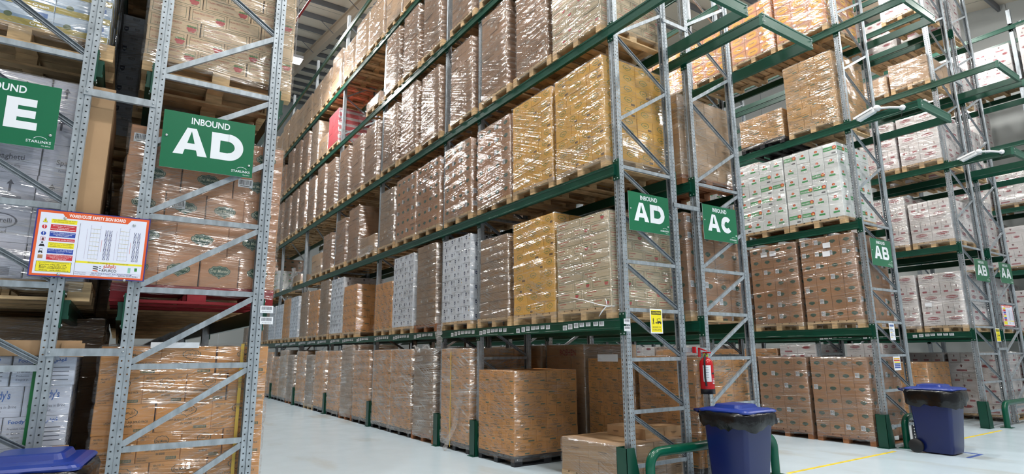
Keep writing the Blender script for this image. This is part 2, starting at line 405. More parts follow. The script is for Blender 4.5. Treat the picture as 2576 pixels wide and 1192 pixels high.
def beam_mesh(L_, sx):
    k = (round(L_, 3), sx)
    if k not in BM:
        mb = MB(); mb.prism([(sx*u, v) for u, v in BP], 0, L_, lambda u, v, t: (u, t, v)); BM[k] = mb.mesh('beam', [GREEN])
    return BM[k]
STK = None
def sticker_mesh():
    global STK
    if STK is None:
        mats = [mat('paper_label', WHITE, .6)]; mb = MB().box(-.0012, 0, 0, 0, .088, .068, 0)
        Art().barcode(.006, .006, .076, .056, None, S(110, 110, 115)).put(mb, mats, (-.0012, .088, 0), (0, -1, 0), (0, 0, 1))
        STK = mb.mesh('label_sticker', mats)
    return STK
ZL = [2.02, 3.94, 5.84, 7.84, 9.70, 11.56]
NODES = [.33, .93, 1.53, 2.12, 2.71]
class Rack:
    def __init__(s, name_label, xa, xb, ys, levels, falling, near=2, height=12.1, ext=(), lefts=True, rights=True, minbay=0):
        s.xa, s.xb, s.ys = xa, xb, ys
        s.root = thing('pallet_rack', name_label, 'pallet rack', (0, 0, 0), 0)
        for fi, y in enumerate(ys):
            nr = fi < near
            fr = mk('upright_frame', None, s.root)
            for flip, x in ((False, xa), (True, xb)):
                mk('post', post_mesh(flip, height, nr), fr, (x, y, 0))
            l, r = xa+.075, xb-.075; yb = y+.02
            if nr or fi < 5:
                for z in NODES+[3.92]: bmx(l, z, r, z, yb, False, fr)
                zz = [.33, .93, 1.53, 2.12, 2.71, 3.31, 3.9]
                for a, b in zip(zz, zz[1:]):
                    if falling: bmx(l, b-.04, r, a+.04, yb, True, fr)
                    else: bmx(l, a+.03, r, b-.03, yb, False, fr)
                z = 3.94; k = 0
                while z < height-.7:
                    lo_left = (k % 2 == 0) ^ falling
                    bmx(l if lo_left else r, z+.02, r if lo_left else l, z+.58, yb, not lo_left, fr); z += .6; k += 1
            else:
                mb = MB(); z = .3; k = 0
                while z < height-.7:
                    brace(mb, l if k % 2 else r, z, r if k % 2 else l, z+1.1, yb); z += 1.2; k += 1
                mb.obj('bracing', GALV, fr)
        for bi in range(len(ys)-1):
            if bi < minbay: continue
            ya, yb = ys[bi]+.105, ys[bi+1]
            for li, z in enumerate(levels):
                for sx, x, on in ((1, xa-.02, lefts), (-1, xb+.02, rights)):
                    if not on: continue
                    bo = mk('beam', beam_mesh(yb-ya+.1, sx), s.root, (x-sx*.03, ya-.05, z))
                    if bi < 3 or li == 0:
                        for yy in (ys[bi], ys[bi+1]):
                            mk('connector', conn_mesh(sx), bo, (sx*.05, yy-(ya-.05), 0))
                    if li == 0 and (4.9 < s.xa < 5.1 or 15 < s.xa < 16) and sx == 1 and bi < (6 if s.xa < 6 else 1):
                        grp = [yb-.42-1.1*k for k in range(3)] if yb-ya > 2 else [yb-.75]
                        for g0 in grp:
                            for k in range(7):
                                mk('label_sticker', sticker_mesh(), bo, (.0056, g0-.45+k*.122-(ya-.05)+R.uniform(-.012, .012), -.118+.04*math.sin((6-k)/6*2.2)))
        for (li, le) in ext:
            z = levels[li]; y = ys[0]-le
            for sx, x in ((1, xa-.05), (-1, xb+.05)):
                mk('extension_beam', beam_mesh(le+.054, sx), s.root, (x, y, z))
            mb = MB(); mb.prism([(0, .01), (.05, .01), (.05, -.15), (0, -.15), (0, -.13), (.006, -.12), (.006, -.02), (0, -.01)], xa-.05, xb+.05, lambda u, v, t: (t, y+u-.05, z+v))
            for xx in (xa-.02, xb+.02):
                for zz in (-.035, -.105): mb.lathe([(.001, -.012), (.010, -.010), (.010, 0), (.001, 0)], (xx, y-.05, z+zz), 8, 1, 'y')
            mb.obj('end_beam', [mat('green_end_paint', S(30, 88, 70), .4), BOLT], s.root)
    def link(s, xa, xb, y, z):
        mb = MB(); mb.box(xa, y+.008, z-.028, xb, y+.012, z+.028).box(xa, y+.012, z+.024, xb, y+.04, z+.028).box(xa, y+.012, z-.028, xb, y+.04, z-.024)
        for x in (xa+.02, xb-.02): mb.lathe([(.001, -.006), (.008, -.005), (.008, 0), (.001, 0)], (x, y+.008, z), 8, 0, 'y')
        mb.obj('row_spacer', GALV, s.root)
Y2 = [5.05, 8.45, 9.77, 13.22, 16.67, 20.12, 23.57, 27.02, 30.47]
YL = [5.36, 8.8, 12.25, 15.7, 19.1, 22.6]
YR = [5.05, 8.50, 11.95, 15.40, 18.85, 22.3]
R0 = Rack('steel pallet rack under the sign ending in E', -1.37, -.37, YL[:3], ZL, True, 1)
R1 = Rack('steel pallet rack behind the large AD sign at safety board', .02, 1.01, YL[:5], ZL, False, 1)
R2 = Rack('long steel pallet rack carrying the smaller AD sign', 5.0, 6.04, Y2, ZL, True, 3, ext=((2, 1.2),))
R3 = Rack('steel pallet rack carrying the AC sign by fire extinguisher', 6.44, 7.50, Y2[:7], ZL, False, 2, ext=((2, 1.2),))
R4 = Rack('steel pallet rack with AB sign behind far blue bin', 11.05, 12.2, YR, ZL, True, 2, ext=((2, 1.15), (3, 1.15)))
R5 = Rack('steel pallet rack with AB sign next to AA sign', 15.45, 16.7, YR[:5], ZL, True, 2, ext=((2, 1.15), (3, 1.15)))
R6 = Rack('steel pallet rack carrying the AA sign', 17.1, 18.35, YR[:4], ZL, False, 1, ext=((2, 1.15), (3, 1.15)))
R7 = Rack('steel pallet rack along the white cladding wall', 22.2, 23.3, [1.6]+YR[:3], ZL, True, 0)
R1.link(-.42, .06, 5.345, 3.64); R1.link(-.42, .06, 5.345, 1.64)
for z in (1.64, 3.54, 6.25, 8.2): R3.link(5.97, 6.5, 5.035, z); R6.link(16.63, 17.17, 5.035, z)

# ------------------------------------------------------------------ pallets
PB = {}
def pal_piece(kind, dims, mt):
    k = (kind, dims, mt.name)
    if k not in PB: PB[k] = MB().box(0, 0, 0, *dims).mesh(kind, [mt])
    return PB[k]
PH = .145
def pallet(x, y, z, label, D=1.2, W=1.0, kind='wood', detail=True, group=None):
    mt = {'wood': WOOD, 'brown': WOODB, 'red': WOODR, 'black': PLASTIC_K}[kind]
    nm = 'plastic_pallet' if kind == 'black' else 'wooden_pallet'
    P = []   # (name, x,y,z, dx,dy,dz)
    bl = 'foot' if kind == 'black' else 'block'
    for i in range(3):
        for j in range(3): P.append((bl, (0, (D-.14)/2, D-.14)[i], (0, (W-.1)/2, W-.1)[j], .022, .14, .1, .078))
    for j in range(3): P.append(('runner', 0, (0, (W-.1)/2, W-.1)[j], 0, D, .1, .0215))
    for i in range(3): P.append(('stringer_board', (0, (D-.14)/2, D-.14)[i], 0, .1005, .14, W, .0215))
    n = 7; bw = min(.125, W/8); gap = (W-n*bw)/(n-1)
    for k in range(n): P.append(('deck_board', 0, k*(bw+gap), .1225, D, bw, .0215))
    if detail:
        t = thing(nm, label, 'pallet', (x, y, z), 0, group)
        for nme, a, b, c, dx, dy, dz in P: mk(nme, pal_piece(nme, (round(dx, 3), round(dy, 3), dz), mt), t, (a, b, c))
        return t
    k = ('pal', D, W, kind)
    if k not in PB:
        mb = MB()
        for nme, a, b, c, dx, dy, dz in P: mb.box(a, b, c, a+dx, b+dy, c+dz)
        PB[k] = mb.mesh(nm, [mt])
    return tag(mk(nm, PB[k], None, (x, y, z)), label, 'pallet', group)

# ------------------------------------------------------------------ carton designs
KR = lambda n, c, r=.07: mat('carton_'+n, c, .72, var=.05, scale=5, rnd=r)
def crest(a, cx, cy_, w_, fill, txt=True, outline=False):
    p = badge(cx, cy_, w_/2, w_*(.45 if outline and w_ < .11 else .33))
    if outline: a.ring(p, .10, DKGREEN)
    else: a.poly(p, fill)
    if txt:
        c = DKGREEN if outline else S(196, 196, 170)
        a.text('Del Monte', cx, cy_-.03*w_, w_*.16, c, .012, w_*.78, 'c'); a.text('Quality', cx, cy_-w_*.2, w_*.07, c, 0, w_*.3, 'c')
        if not outline: a.ring(badge(cx, cy_, w_*.455, w_*.29), .05, c)
def art_brown(w_, h, v):
    a = Art(); crest(a, w_/2, h*.52, min(.115, w_*.5), DKGREEN, False)
    if v == 1: a.barcode(w_*.12, h*.42, .075, .085, WHITE)
    return a
def art_brown_big(w_, h, v):
    a = Art(); crest(a, w_*.5, h*.5, .17, S(44, 82, 66), True)
    if v == 1: a.barcode(w_*.08, h*.45, .12, .075, WHITE)
    return a
GI = S(66, 78, 56)
def art_tuna(w_, h, v):
    a = Art(); crest(a, w_*.5, h*.62, min(.095, w_*.36), None, True, True)
    a.rect(w_*.2, h*.34, w_*.8, h*.37, GI); a.rect(w_*.38, h*.27, w_*.62, h*.30, GI)
    a.rect(w_*.62, h*.08, w_*.9, h*.19, S(84, 104, 78)); a.rect(w_*.08, h*.08, w_*.26, h*.11, GI); a.rect(w_*.08, h*.84, w_*.2, h*.88, GI)
    return a
def art_tuna_big(w_, h, v):
    a = Art(); fg = S(60, 70, 52)
    a.ring(badge(w_*.55, h*.68, w_*.17, h*.2), .09, fg)
    if v == 0: a.text('Del Monte', w_*.55, h*.64, h*.1, fg, .012, w_*.26, 'c'); a.text('Quality', w_*.55, h*.54, h*.05, fg, 0, w_*.1, 'c')
    else: a.text('\ufef2\ufe98\ufee7\ufeee\ufee3 \ufedd\ufef3\ufea9', w_*.55, h*.62, h*.11, fg, .01, w_*.24, 'c')
    a.text('LIGHT SKIPJACK TUNA SOLID PACK', w_*.55, h*.33, h*.075, fg, .01, w_*.72, 'c'); a.text('IN BRINE', w_*.55, h*.22, h*.075, fg, .01, w_*.2, 'c')
    if v == 0:
        a.text('48x185 G.', w_*.06, h*.84, h*.07, fg, 0, w_*.2); a.text('CANS', w_*.06, h*.74, h*.07, fg, 0, w_*.1)
        a.text('PRODUCTION DATE:', w_*.04, h*.13, h*.05, fg, 0, w_*.26); a.text('EXPIRY DATE:', w_*.04, h*.05, h*.05, fg, 0, w_*.2)
    a.text('30672', w_*.78, h*.86, h*.06, fg, 0, w_*.1)
    a.rect(w_*.68, h*.05, w_*.92, h*.15, S(78, 92, 66))
    for q in range(9): a.rect(w_*(.69+.024*q), h*.065, w_*(.70+.024*q), h*.135, S(190, 150, 96))
    return a
def art_yellow(w_, h, v):
    a = Art(); a.ring(badge(w_*.5, h*.55, min(.075, w_*.25), h*.3), .16, S(110, 128, 50)); a.rect(w_*.4, h*.5, w_*.6, h*.58, S(110, 128, 50))
    if v == 1: a.rect(w_*.66, h*.1, w_*.9, h*.3, S(110, 80, 40))
    return a
def tomatoes(a, x, y, k):
    for dx, dy in ((-.022, 0), (0, .006), (.022, 0), (-.011, -.016), (.011, -.016)): a.ell(x+dx*k, y+dy*k, .014*k, .013*k, S(186, 76, 74), 10)
    for dx in (-.024, -.01, .008, .024): a.poly([(x+dx*k, y+.012*k), (x+(dx+.016)*k, y+.022*k), (x+dx*k, y+.032*k), (x+(dx-.014)*k, y+.022*k)], S(96, 128, 70))
def art_tomato(w_, h, v):
    a = Art(); g = S(70, 92, 62); a.frame(.02, .012, w_-.02, h-.012, .004, g)
    if v: tomatoes(a, w_*.78, h*.45, h/.12)
    a.rect(w_*.1, h*.62, w_*.5, h*.7, S(176, 88, 70)); a.rect(w_*.15, h*.3, w_*.35, h*.36, S(176, 88, 70)); return a
def art_tomato_big(w_, h, v):
    a = Art(); g = S(70, 92, 62); rd = S(172, 66, 52); a.frame(.02, .014, w_-.02, h-.014, .003, g)
    a.text('ITALIAN PEELED TOMATOES', w_*.08, h*.62, h*.12, rd, 0, w_*.56); a.text('24 X 400 G', w_*.12, h*.24, h*.11, rd, 0, w_*.18)
    a.text('PRODUCT OF ITALY', w_*.4, h*.24, h*.09, rd, 0, w_*.24)
    if v: tomatoes(a, w_*.83, h*.42, h/.125)
    return a
def art_tray(w_, h, v):
    a = Art(); a.rect(.0, h*.0, w_, h*.05, S(112, 88, 66))
    if v: a.rect(w_*.7, h*.3, w_*.9, h*.65, S(186, 176, 166))
    return a
NAVY = S(58, 72, 104)
def art_wblue(w_, h, v):
    a = Art(); b = h*.3
    x, y = w_*.42, h*.52
    a.poly([(x-b*.6, y+b), (x+b*.6, y+b), (x+b*.6, y-b*.2), (x, y-b*.8), (x-b*.6, y-b*.2)], NAVY); a.rect(x-b*.4, y+b*.1, x+b*.4, y+b*.3, WHITE)
    a.rect(x-b*.7, h*.12, x+b*.7, h*.17, S(150, 158, 172))
    if v: a.ell(w_*.8, h*.35, h*.08, h*.08, S(224, 180, 40), 10); a.rect(w_*.78, h*.68, w_*.88, h*.88, INK)
    else: a.barcode(w_*.68, h*.5, w_*.2, h*.35, None, S(130, 136, 148))
    return a
def art_wgreen(w_, h, v):
    a = Art(); g = S(52, 156, 84)
    if v:
        a.rect(w_*.04, h*.40, w_*.96, h*.72, g); a.ell(w_*.84, h*.6, h*.17, h*.15, S(210, 60, 44), 14); a.ell(w_*.84, h*.58, h*.08, h*.07, S(238, 190, 60), 10)
        a.text('PEAS & CARROTS', w_*.1, h*.48, h*.13, WHITE, .01, w_*.56); a.rect(w_*.62, h*.1, w_*.9, h*.22, S(90, 92, 96))
    else:
        a.ell(w_*.5, h*.62, h*.13, h*.10, S(206, 62, 46), 14); a.ell(w_*.5, h*.6, h*.05, h*.035, S(238, 190, 60), 10); a.rect(w_*.28, h*.32, w_*.72, h*.46, g)
    return a
BURG = S(150, 46, 58)
def art_pasta(w_, h, v):
    a = Art()
    if v:
        a.ell(w_*.5, h*.66, min(.12, w_*.3), h*.17, BURG, 18); a.ring([(w_*.5+min(.105, w_*.26)*math.cos(t*.349), h*.66+h*.145*math.sin(t*.349)) for t in range(18)], .08, WHITE)
        a.text('Perfetto', w_*.5, h*.61, h*.12, WHITE, .01, min(.15, w_*.4), 'c'); a.text('Ditalini Rigate', w_*.5, h*.32, h*.1, S(96, 70, 74), .01, min(.3, w_*.62), 'c'); a.text('Number 10', w_*.5, h*.17, h*.07, S(96, 70, 74), 0, w_*.3, 'c')
    else:
        a.poly([(w_*.5, h*.82), (w_*.42, h*.7), (w_*.47, h*.7), (w_*.47, h*.55), (w_*.53, h*.55), (w_*.53, h*.7), (w_*.58, h*.7)], S(110, 60, 66)); a.rect(w_*.28, h*.14, w_*.72, h*.32, S(168, 92, 100))
    return a
def art_peach(w_, h, v):
    a = Art(); a.ell(w_*.5, h*.5, min(w_*.38, .15), h*.4, S(232, 168, 40), 18); a.rect(w_*.3, h*.46, w_*.7, h*.56, S(150, 100, 40))
    if v: a.rect(w_*.05, h*.1, w_*.22, h*.35, WHITE)
    a.rect(0, h*.02, w_, h*.1, S(196, 110, 84)); return a
def art_kraft(w_, h, v):
    a = Art()
    if v: a.rect(w_*.35, h*.45, w_*.65, h*.5, S(110, 88, 66)); a.rect(w_*.4, h*.36, w_*.6, h*.39, S(110, 88, 66))
    return a
def art_red(w_, h, v): return Art() if w_ < .5 else Art().rect(0, h*.3, w_, h*.7, S(168, 150, 152)).rect(w_*.1, h*.45, w_*.5, h*.5, S(120, 120, 130))
def art_cream(w_, h, v):
    a = Art(); a.rect(.004, .004, w_-.004, h*.34, S(178, 158, 74)); a.rect(.004, h*.34, w_-.004, h*.5, S(150, 172, 196))
    a.ell(w_*.25, h*.42, h*.16, h*.14, S(96, 110, 74), 12); a.text('Cream', w_*.62, h*.1, h*.17, WHITE, .015); a.rect(w_*.7, h*.6, w_*.9, h*.85, S(86, 120, 176)); return a
def art_spag(w_, h, v):
    a = Art(); g = S(84, 82, 96)
    if v == 1: a.text('Spaghetti', w_*.5, h*.34, h*.16, g, .015, w_*.5, 'c'); a.text('Packing: 20 X 400g', w_*.5, h*.16, h*.07, g, 0, w_*.4, 'c'); a.rect(w_*.2, h*.27, w_*.8, h*.276, g)
    elif v == 0:
        for q in (.25, .6): a.poly([(w_*q, h*.8), (w_*(q-.06), h*.66), (w_*(q-.02), h*.66), (w_*(q-.02), h*.45), (w_*(q+.02), h*.45), (w_*(q+.02), h*.66), (w_*(q+.06), h*.66)], g)
        for q in range(10): a.rect(w_*.5, h*(.08+.025*q), w_*.8, h*(.092+.025*q), g)
    else: a.ring([(w_*.5+w_*.3*math.cos(t*.3142), h*.6+h*.22*math.sin(t*.3142)) for t in range(20)], .12, g); a.text('Pharrelli', w_*.5, h*.54, h*.14, g, .01, w_*.42, 'c'); a.text('\ufef2\ufe98\ufef4\ufed0\ufe8e\ufe92\ufeb3\ufe83', w_*.5, h*.16, h*.14, g, .01, w_*.3, 'c')
    return a
def art_foody(w_, h, v):
    a = Art(); b = S(44, 104, 190); g = S(90, 94, 110)
    if v: a.text("Foody's", w_*.5, h*.5, h*.26, b, .02, w_*.5, 'c'); a.text('Premium Olives in Brine', w_*.5, h*.28, h*.1, g, 0, w_*.8, 'c'); a.text('\ufef2\ufea0\ufee0\ufee3', w_*.5, h*.1, h*.1, g, 0, w_*.2, 'c')
    else:
        a.text("Foody's", w_*.08, h*.74, h*.12, b, .02, w_*.3); a.text('\ufef2\ufeaa\ufeee\ufed3', w_*.62, h*.74, h*.13, b, .02, w_*.22)
        for q, t in enumerate(('Premium Olives', 'in Brine', 'Production:', 'Expiry:')): a.text(t, w_*.08, h*(.58-.14*q), h*.07, g, 0, w_*(.3 if q == 0 else .2)); a.rect(w_*.58, h*(.59-.14*q), w_*.9, h*(.62-.14*q), g)
    return a
BROWN, TAN = S(178, 140, 106), S(196, 164, 126)
# kind: carton colour, layer height, W(y), D(x), layer patterns (ny, nx), art, film, words
T = {
 'brown': (KR('brown', S(164, 118, 80)), .226, 1.02, 1.2, [(4, 4)], art_brown, FILM, 'brown cartons with green emblems'),
 'brown_big': (KR('brown_big', S(190, 136, 98)), .262, 1.0, 1.2, [(3, 4), (3, 3)], art_brown_big, FILM_L, 'brown cartons with green crests'),
 'tuna': (KR('tuna', S(212, 148, 78)), .172, 1.02, 1.2, [(3, 4), (4, 3)], art_tuna, FILM, 'orange cartons with green line emblems'),
 'tuna_big': (KR('tuna_big', S(214, 148, 80)), .22, 1.0, 1.2, [(3, 3), (3, 4)], art_tuna_big, FILM_L, 'orange tuna cartons'),
 'yellow': (KR('yellow', S(222, 166, 62)), .155, 1.02, 1.2, [(4, 4), (3, 4)], art_yellow, FILM, 'yellow cartons'),
 'tomato': (KR('tomato', S(196, 176, 144)), .12, 1.05, 1.2, [(3, 3), (2, 4)], art_tomato, FILM_L, 'beige cartons with red tomatoes'),
 'tomato_big': (KR('tomato_big', S(212, 182, 146)), .135, 1.05, 1.2, [(3, 3), (3, 4)], art_tomato_big, FILM_L, 'beige tomato cartons'),
 'tray': (KR('tray', S(146, 108, 76)), .105, .82, 1.2, [(2, 3), (3, 3)], art_tray, FILM_D, 'thin kraft trays'),
 'graytray': (KR('graytray', S(148, 120, 92)), .13, .84, 1.2, [(2, 3), (3, 3)], art_tray, FILM_D, 'kraft trays under milky film'),
 'wblue': (KR('wblue', S(214, 222, 232), .02), .125, 1.05, 1.2, [(3, 4), (4, 3)], art_wblue, FILM_L, 'white cartons with navy shields'),
 'wgreen': (KR('wgreen', S(224, 228, 226), .02), .24, 1.08, 1.2, [(4, 4), (4, 4)], art_wgreen, FILM_L, 'white cartons with green banners'),
 'pasta': (KR('pasta', S(222, 216, 214), .03), .235, 1.0, 1.2, [(2, 3), (4, 3)], art_pasta, FILM, 'white cartons with red ovals'),
 'peach': (KR('peach', S(216, 150, 104), .04), .2, 1.05, 1.2, [(3, 4)], art_peach, FILM, 'peach cartons with yellow discs'),
 'kraft': (KR('kraft', S(176, 142, 106)), .2, 1.02, 1.2, [(3, 3), (2, 4)], art_kraft, FILM, 'plain kraft cartons'),
 'golden': (KR('golden', S(192, 144, 80)), .2, 1.0, 1.2, [(3, 3), (2, 4)], art_tuna, FILM, 'golden kraft cartons'),
 'red': (KR('red', S(172, 40, 52)), .21, 1.05, 1.2, [(3, 2)], art_red, FILM_L, 'red cartons with white bands'),
 'cream': (KR('cream', S(206, 218, 232), .02), .16, 1.0, 1.1, [(3, 3), (3, 3)], art_cream, FILM_L, 'blue and white cream cartons'),
 'spag': (KR('spag', S(200, 200, 214), .02), .26, 1.0, 1.1, [(3, 3)], art_spag, FILM, 'pale grey spaghetti cartons'),
 'foody': (KR('foody', S(210, 216, 232), .02), .21, 1.0, 1.1, [(3, 3), (3, 4)], art_foody, FILM_L, 'white and blue olive cartons'),
}
CM = {}
def carton_mesh(tp, dx, dy, h, v):
    k = (tp, round(dx, 3), round(dy, 3), round(h, 3), v)
    if k in CM: return CM[k]
    base, art = T[tp][0], T[tp][5]; mats = [base]; g = .0025; c = .006
    x0, x1, y0, y1, z0, z1 = g, dx-g, g, dy-g, 0, h-.002
    def oct_(z, q): return [(x0+q, y0, z), (x1-q, y0, z), (x1, y0+q, z), (x1, y1-q, z), (x1-q, y1, z), (x0+q, y1, z), (x0, y1-q, z), (x0, y0+q, z)]
    mb = MB().loft([oct_(z0, c), oct_(z1, c)], 0, smooth=False)
    art(dy-2*g, h, v).put(mb, mats, (x0, y1, z0), (0, -1, 0), (0, 0, 1))
    art(dx-2*g, h, v).put(mb, mats, (x0, y0, z0), (1, 0, 0), (0, 0, 1))
    if tp in ('cream', 'spag', 'foody', 'golden', 'red', 'brown_big', 'tomato_big', 'tuna_big'): art(dy-2*g, h, v).put(mb, mats, (x1, y0, z0), (0, 1, 0), (0, 0, 1))
    CM[k] = mb.mesh('carton', mats); return CM[k]
def film_mesh(D, W, n, h, seed, sides='fn'):
    rr = random.Random(seed); m = 5; rings = []; H = n*h
    c = .025; o = .009; base = []
    segs = (((-o, W+o-c), (-o, -o+c)), ((-o+c, -o), (D+o-c, -o)), ((D+o, -o+c), (D+o, W+o-c)), ((D+o-c, W+o), (-o+c, W+o)))
    segs = segs[:3] if 'r' in sides else segs[:2]
    for (ax, ay), (bx, by) in segs:
        for i in range(m): t = i/(m-1); base.append((ax+(bx-ax)*t, ay+(by-ay)*t, i in (0, m-1)))
    cx, cyy = D/2, W/2
    zs = [(-.075, .0), (-.02, .004)]
    for k in range(n): zs += [(k*h+h*.25, .006), (k*h+h*.85, .006), (k*h+h, -.004)]
    for z, q0 in zs[:-1]+[(H, .004)]:
        r = []
        for x, y, cor in base:
            q = q0*(1.8 if cor else 1)+rr.uniform(-.003, .006); d = math.hypot(x-cx, y-cyy)
            r.append((x+(x-cx)/d*q, y+(y-cyy)/d*q, z+rr.uniform(-.012, .012)))
        rings.append(r)
    rings.append([((x-cx)*.82+cx, (y-cyy)*.82+cyy, H+.008+rr.uniform(0, .02)) for x, y, _ in base])
    nb = len(base); vs = [p for r in rings for p in r]
    return MB().add(vs, [(k*nb+i, k*nb+i+1, (k+1)*nb+i+1, (k+1)*nb+i) for k in range(len(rings)-1) for i in range(nb-1)], 0, True).mesh('stretch_film', [FILM])
UID = [0]
def load(tp, x, y, z, n, label, sides='fn', detail=True, film=True, kind='wood', W=None, D=None, skip=(), plabel=None, pdetail=None, full_top=False, jit=.006, fmat=None, pal=True, vfix=None):
    UID[0] += 1; rr = random.Random(UID[0]*13)
    base, h, W0, D0, pats, art, fm, words = T[tp]; pw = round(W if W and W < 1 else max(W or W0, 1.0), 2); W = W or W0; D = D or D0
    if pal: pallet(x-(1.2-D)/2, y-(pw-W)/2, z, plabel or 'pallet under '+label, 1.2, pw, kind, detail if pdetail is None else pdetail); z += PH
    root = thing('carton_load', label, 'pallet load', (x, y, z+.001))
    for k in range(n):
        ny, nx = pats[k % len(pats)]
        dy, dx = W/ny, D/nx
        if detail:
            for i in range(ny):
                for j in range(nx):
                    edge = (j == 0 and 'f' in sides) or (i == 0 and 'n' in sides) or (j == nx-1 and 'r' in sides)
                    if not (edge or (full_top and k >= n-full_top)): continue
                    if (k, i, j) in skip: continue
                    vv = (1 if rr.random() < .3 else 0) if vfix is None else vfix(k, i, j, rr)
                    mk('carton', carton_mesh(tp, dx, dy, h, vv), root, (j*dx+rr.uniform(-jit, jit)*.7, i*dy+rr.uniform(-jit, jit)*.4, k*h))
    H = n*h
    if detail:   # cartons deeper in the stack that no face shows, joined
        if n > 1 and W > .7:
            mb = MB(); m0 = max(D/p[1] for p in pats); m1 = max(W/p[0] for p in pats)
            xr = D-.01 if 'r' not in sides else D-m0-.02
            top = n-full_top if full_top else n
            for k in range(top): mb.box(m0+.02, m1+.02, k*h, xr, W-.01, k*h+h-.003)
            mb.obj('carton_stack', base, root)['kind'] = 'stuff'
    else:
        mats = [base]; mb = MB()
        for k in range(n):
            ny, nx = pats[k % len(pats)]; dy, dx = W/ny, D/nx
            for i in range(ny):
                for j in range(nx):
                    if not (j == 0 or i == 0 or (j == nx-1 and 'r' in sides)): continue
                    ox, oy = rr.uniform(-jit, jit), rr.uniform(-jit, jit)*.4
                    a, b = j*dx+ox+.002, i*dy+oy+.002
                    mb.box(a, b, k*h, a+dx-.004, b+dy-.004, k*h+h-.003)
                    if tp not in ('tray', 'graytray', 'kraft') and (j == 0 or i == 0):
                        A = art(dy-.004, h, 1 if rr.random() < .3 else 0); A.items = [it for it in A.items if len(it[0]) <= 40]
                        if j == 0: A.put(mb, mats, (a, b+dy-.004, k*h), (0, -1, 0), (0, 0, 1))
                        if i == 0: art_b = art(dx-.004, h, 0); art_b.items = [it for it in art_b.items if len(it[0]) <= 40]; art_b.put(mb, mats, (a, b, k*h), (1, 0, 0), (0, 0, 1))
        mb.box(D*.35, W*.35, 0, D-.01, W-.01, H-.01)
        mb.obj('carton_stack', mats, root)['kind'] = 'stuff'
    if film:
        me = film_mesh(D, W, n, h, UID[0], sides); me.materials[0] = fmat or fm
        mk('stretch_film', me, root)
    return root

# ------------------------------------------------------------------ what stands on the racks
SHELF = ['floor level', 'first shelf', 'second shelf', 'third shelf', 'fourth shelf', 'fifth shelf']
BAYN = ['end bay', 'second bay', 'third bay', 'fourth bay', 'fifth bay', 'sixth bay', 'seventh bay', 'eighth bay']
SLOT = ['first pallet', 'middle pallet', 'third pallet', 'fourth pallet']
def put(rk, rname, front, lev, bay, slot, tp, n, det, kind='wood', dy=0., pitch=1.105, **kw):
    y = rk.ys[bay]+.105+.055+slot*pitch+dy+max(0, 1.0-T[tp][2])*.45; z = 0 if lev == 0 else ZL[lev-1]
    if rk is R2 and bay == 1: y = rk.ys[1]+.22
    sl = SLOT[slot] if not (rk is R2 and bay == 1) else 'single pallet'
    lab = f"{T[tp][7]}, {SHELF[lev]}, {rname}, {BAYN[bay]}, {sl}"
    pl = f"{ {'wood':'wooden','brown':'brown wooden','red':'red wooden','black':'black plastic'}[kind]} pallet, {SHELF[lev]}, {rname}, {BAYN[bay]}, {sl}"
    return load(tp, front, y, z, n, lab, detail=det, kind=kind, plabel=pl, pdetail=det, **kw)
N2 = 'small-sign AD rack'
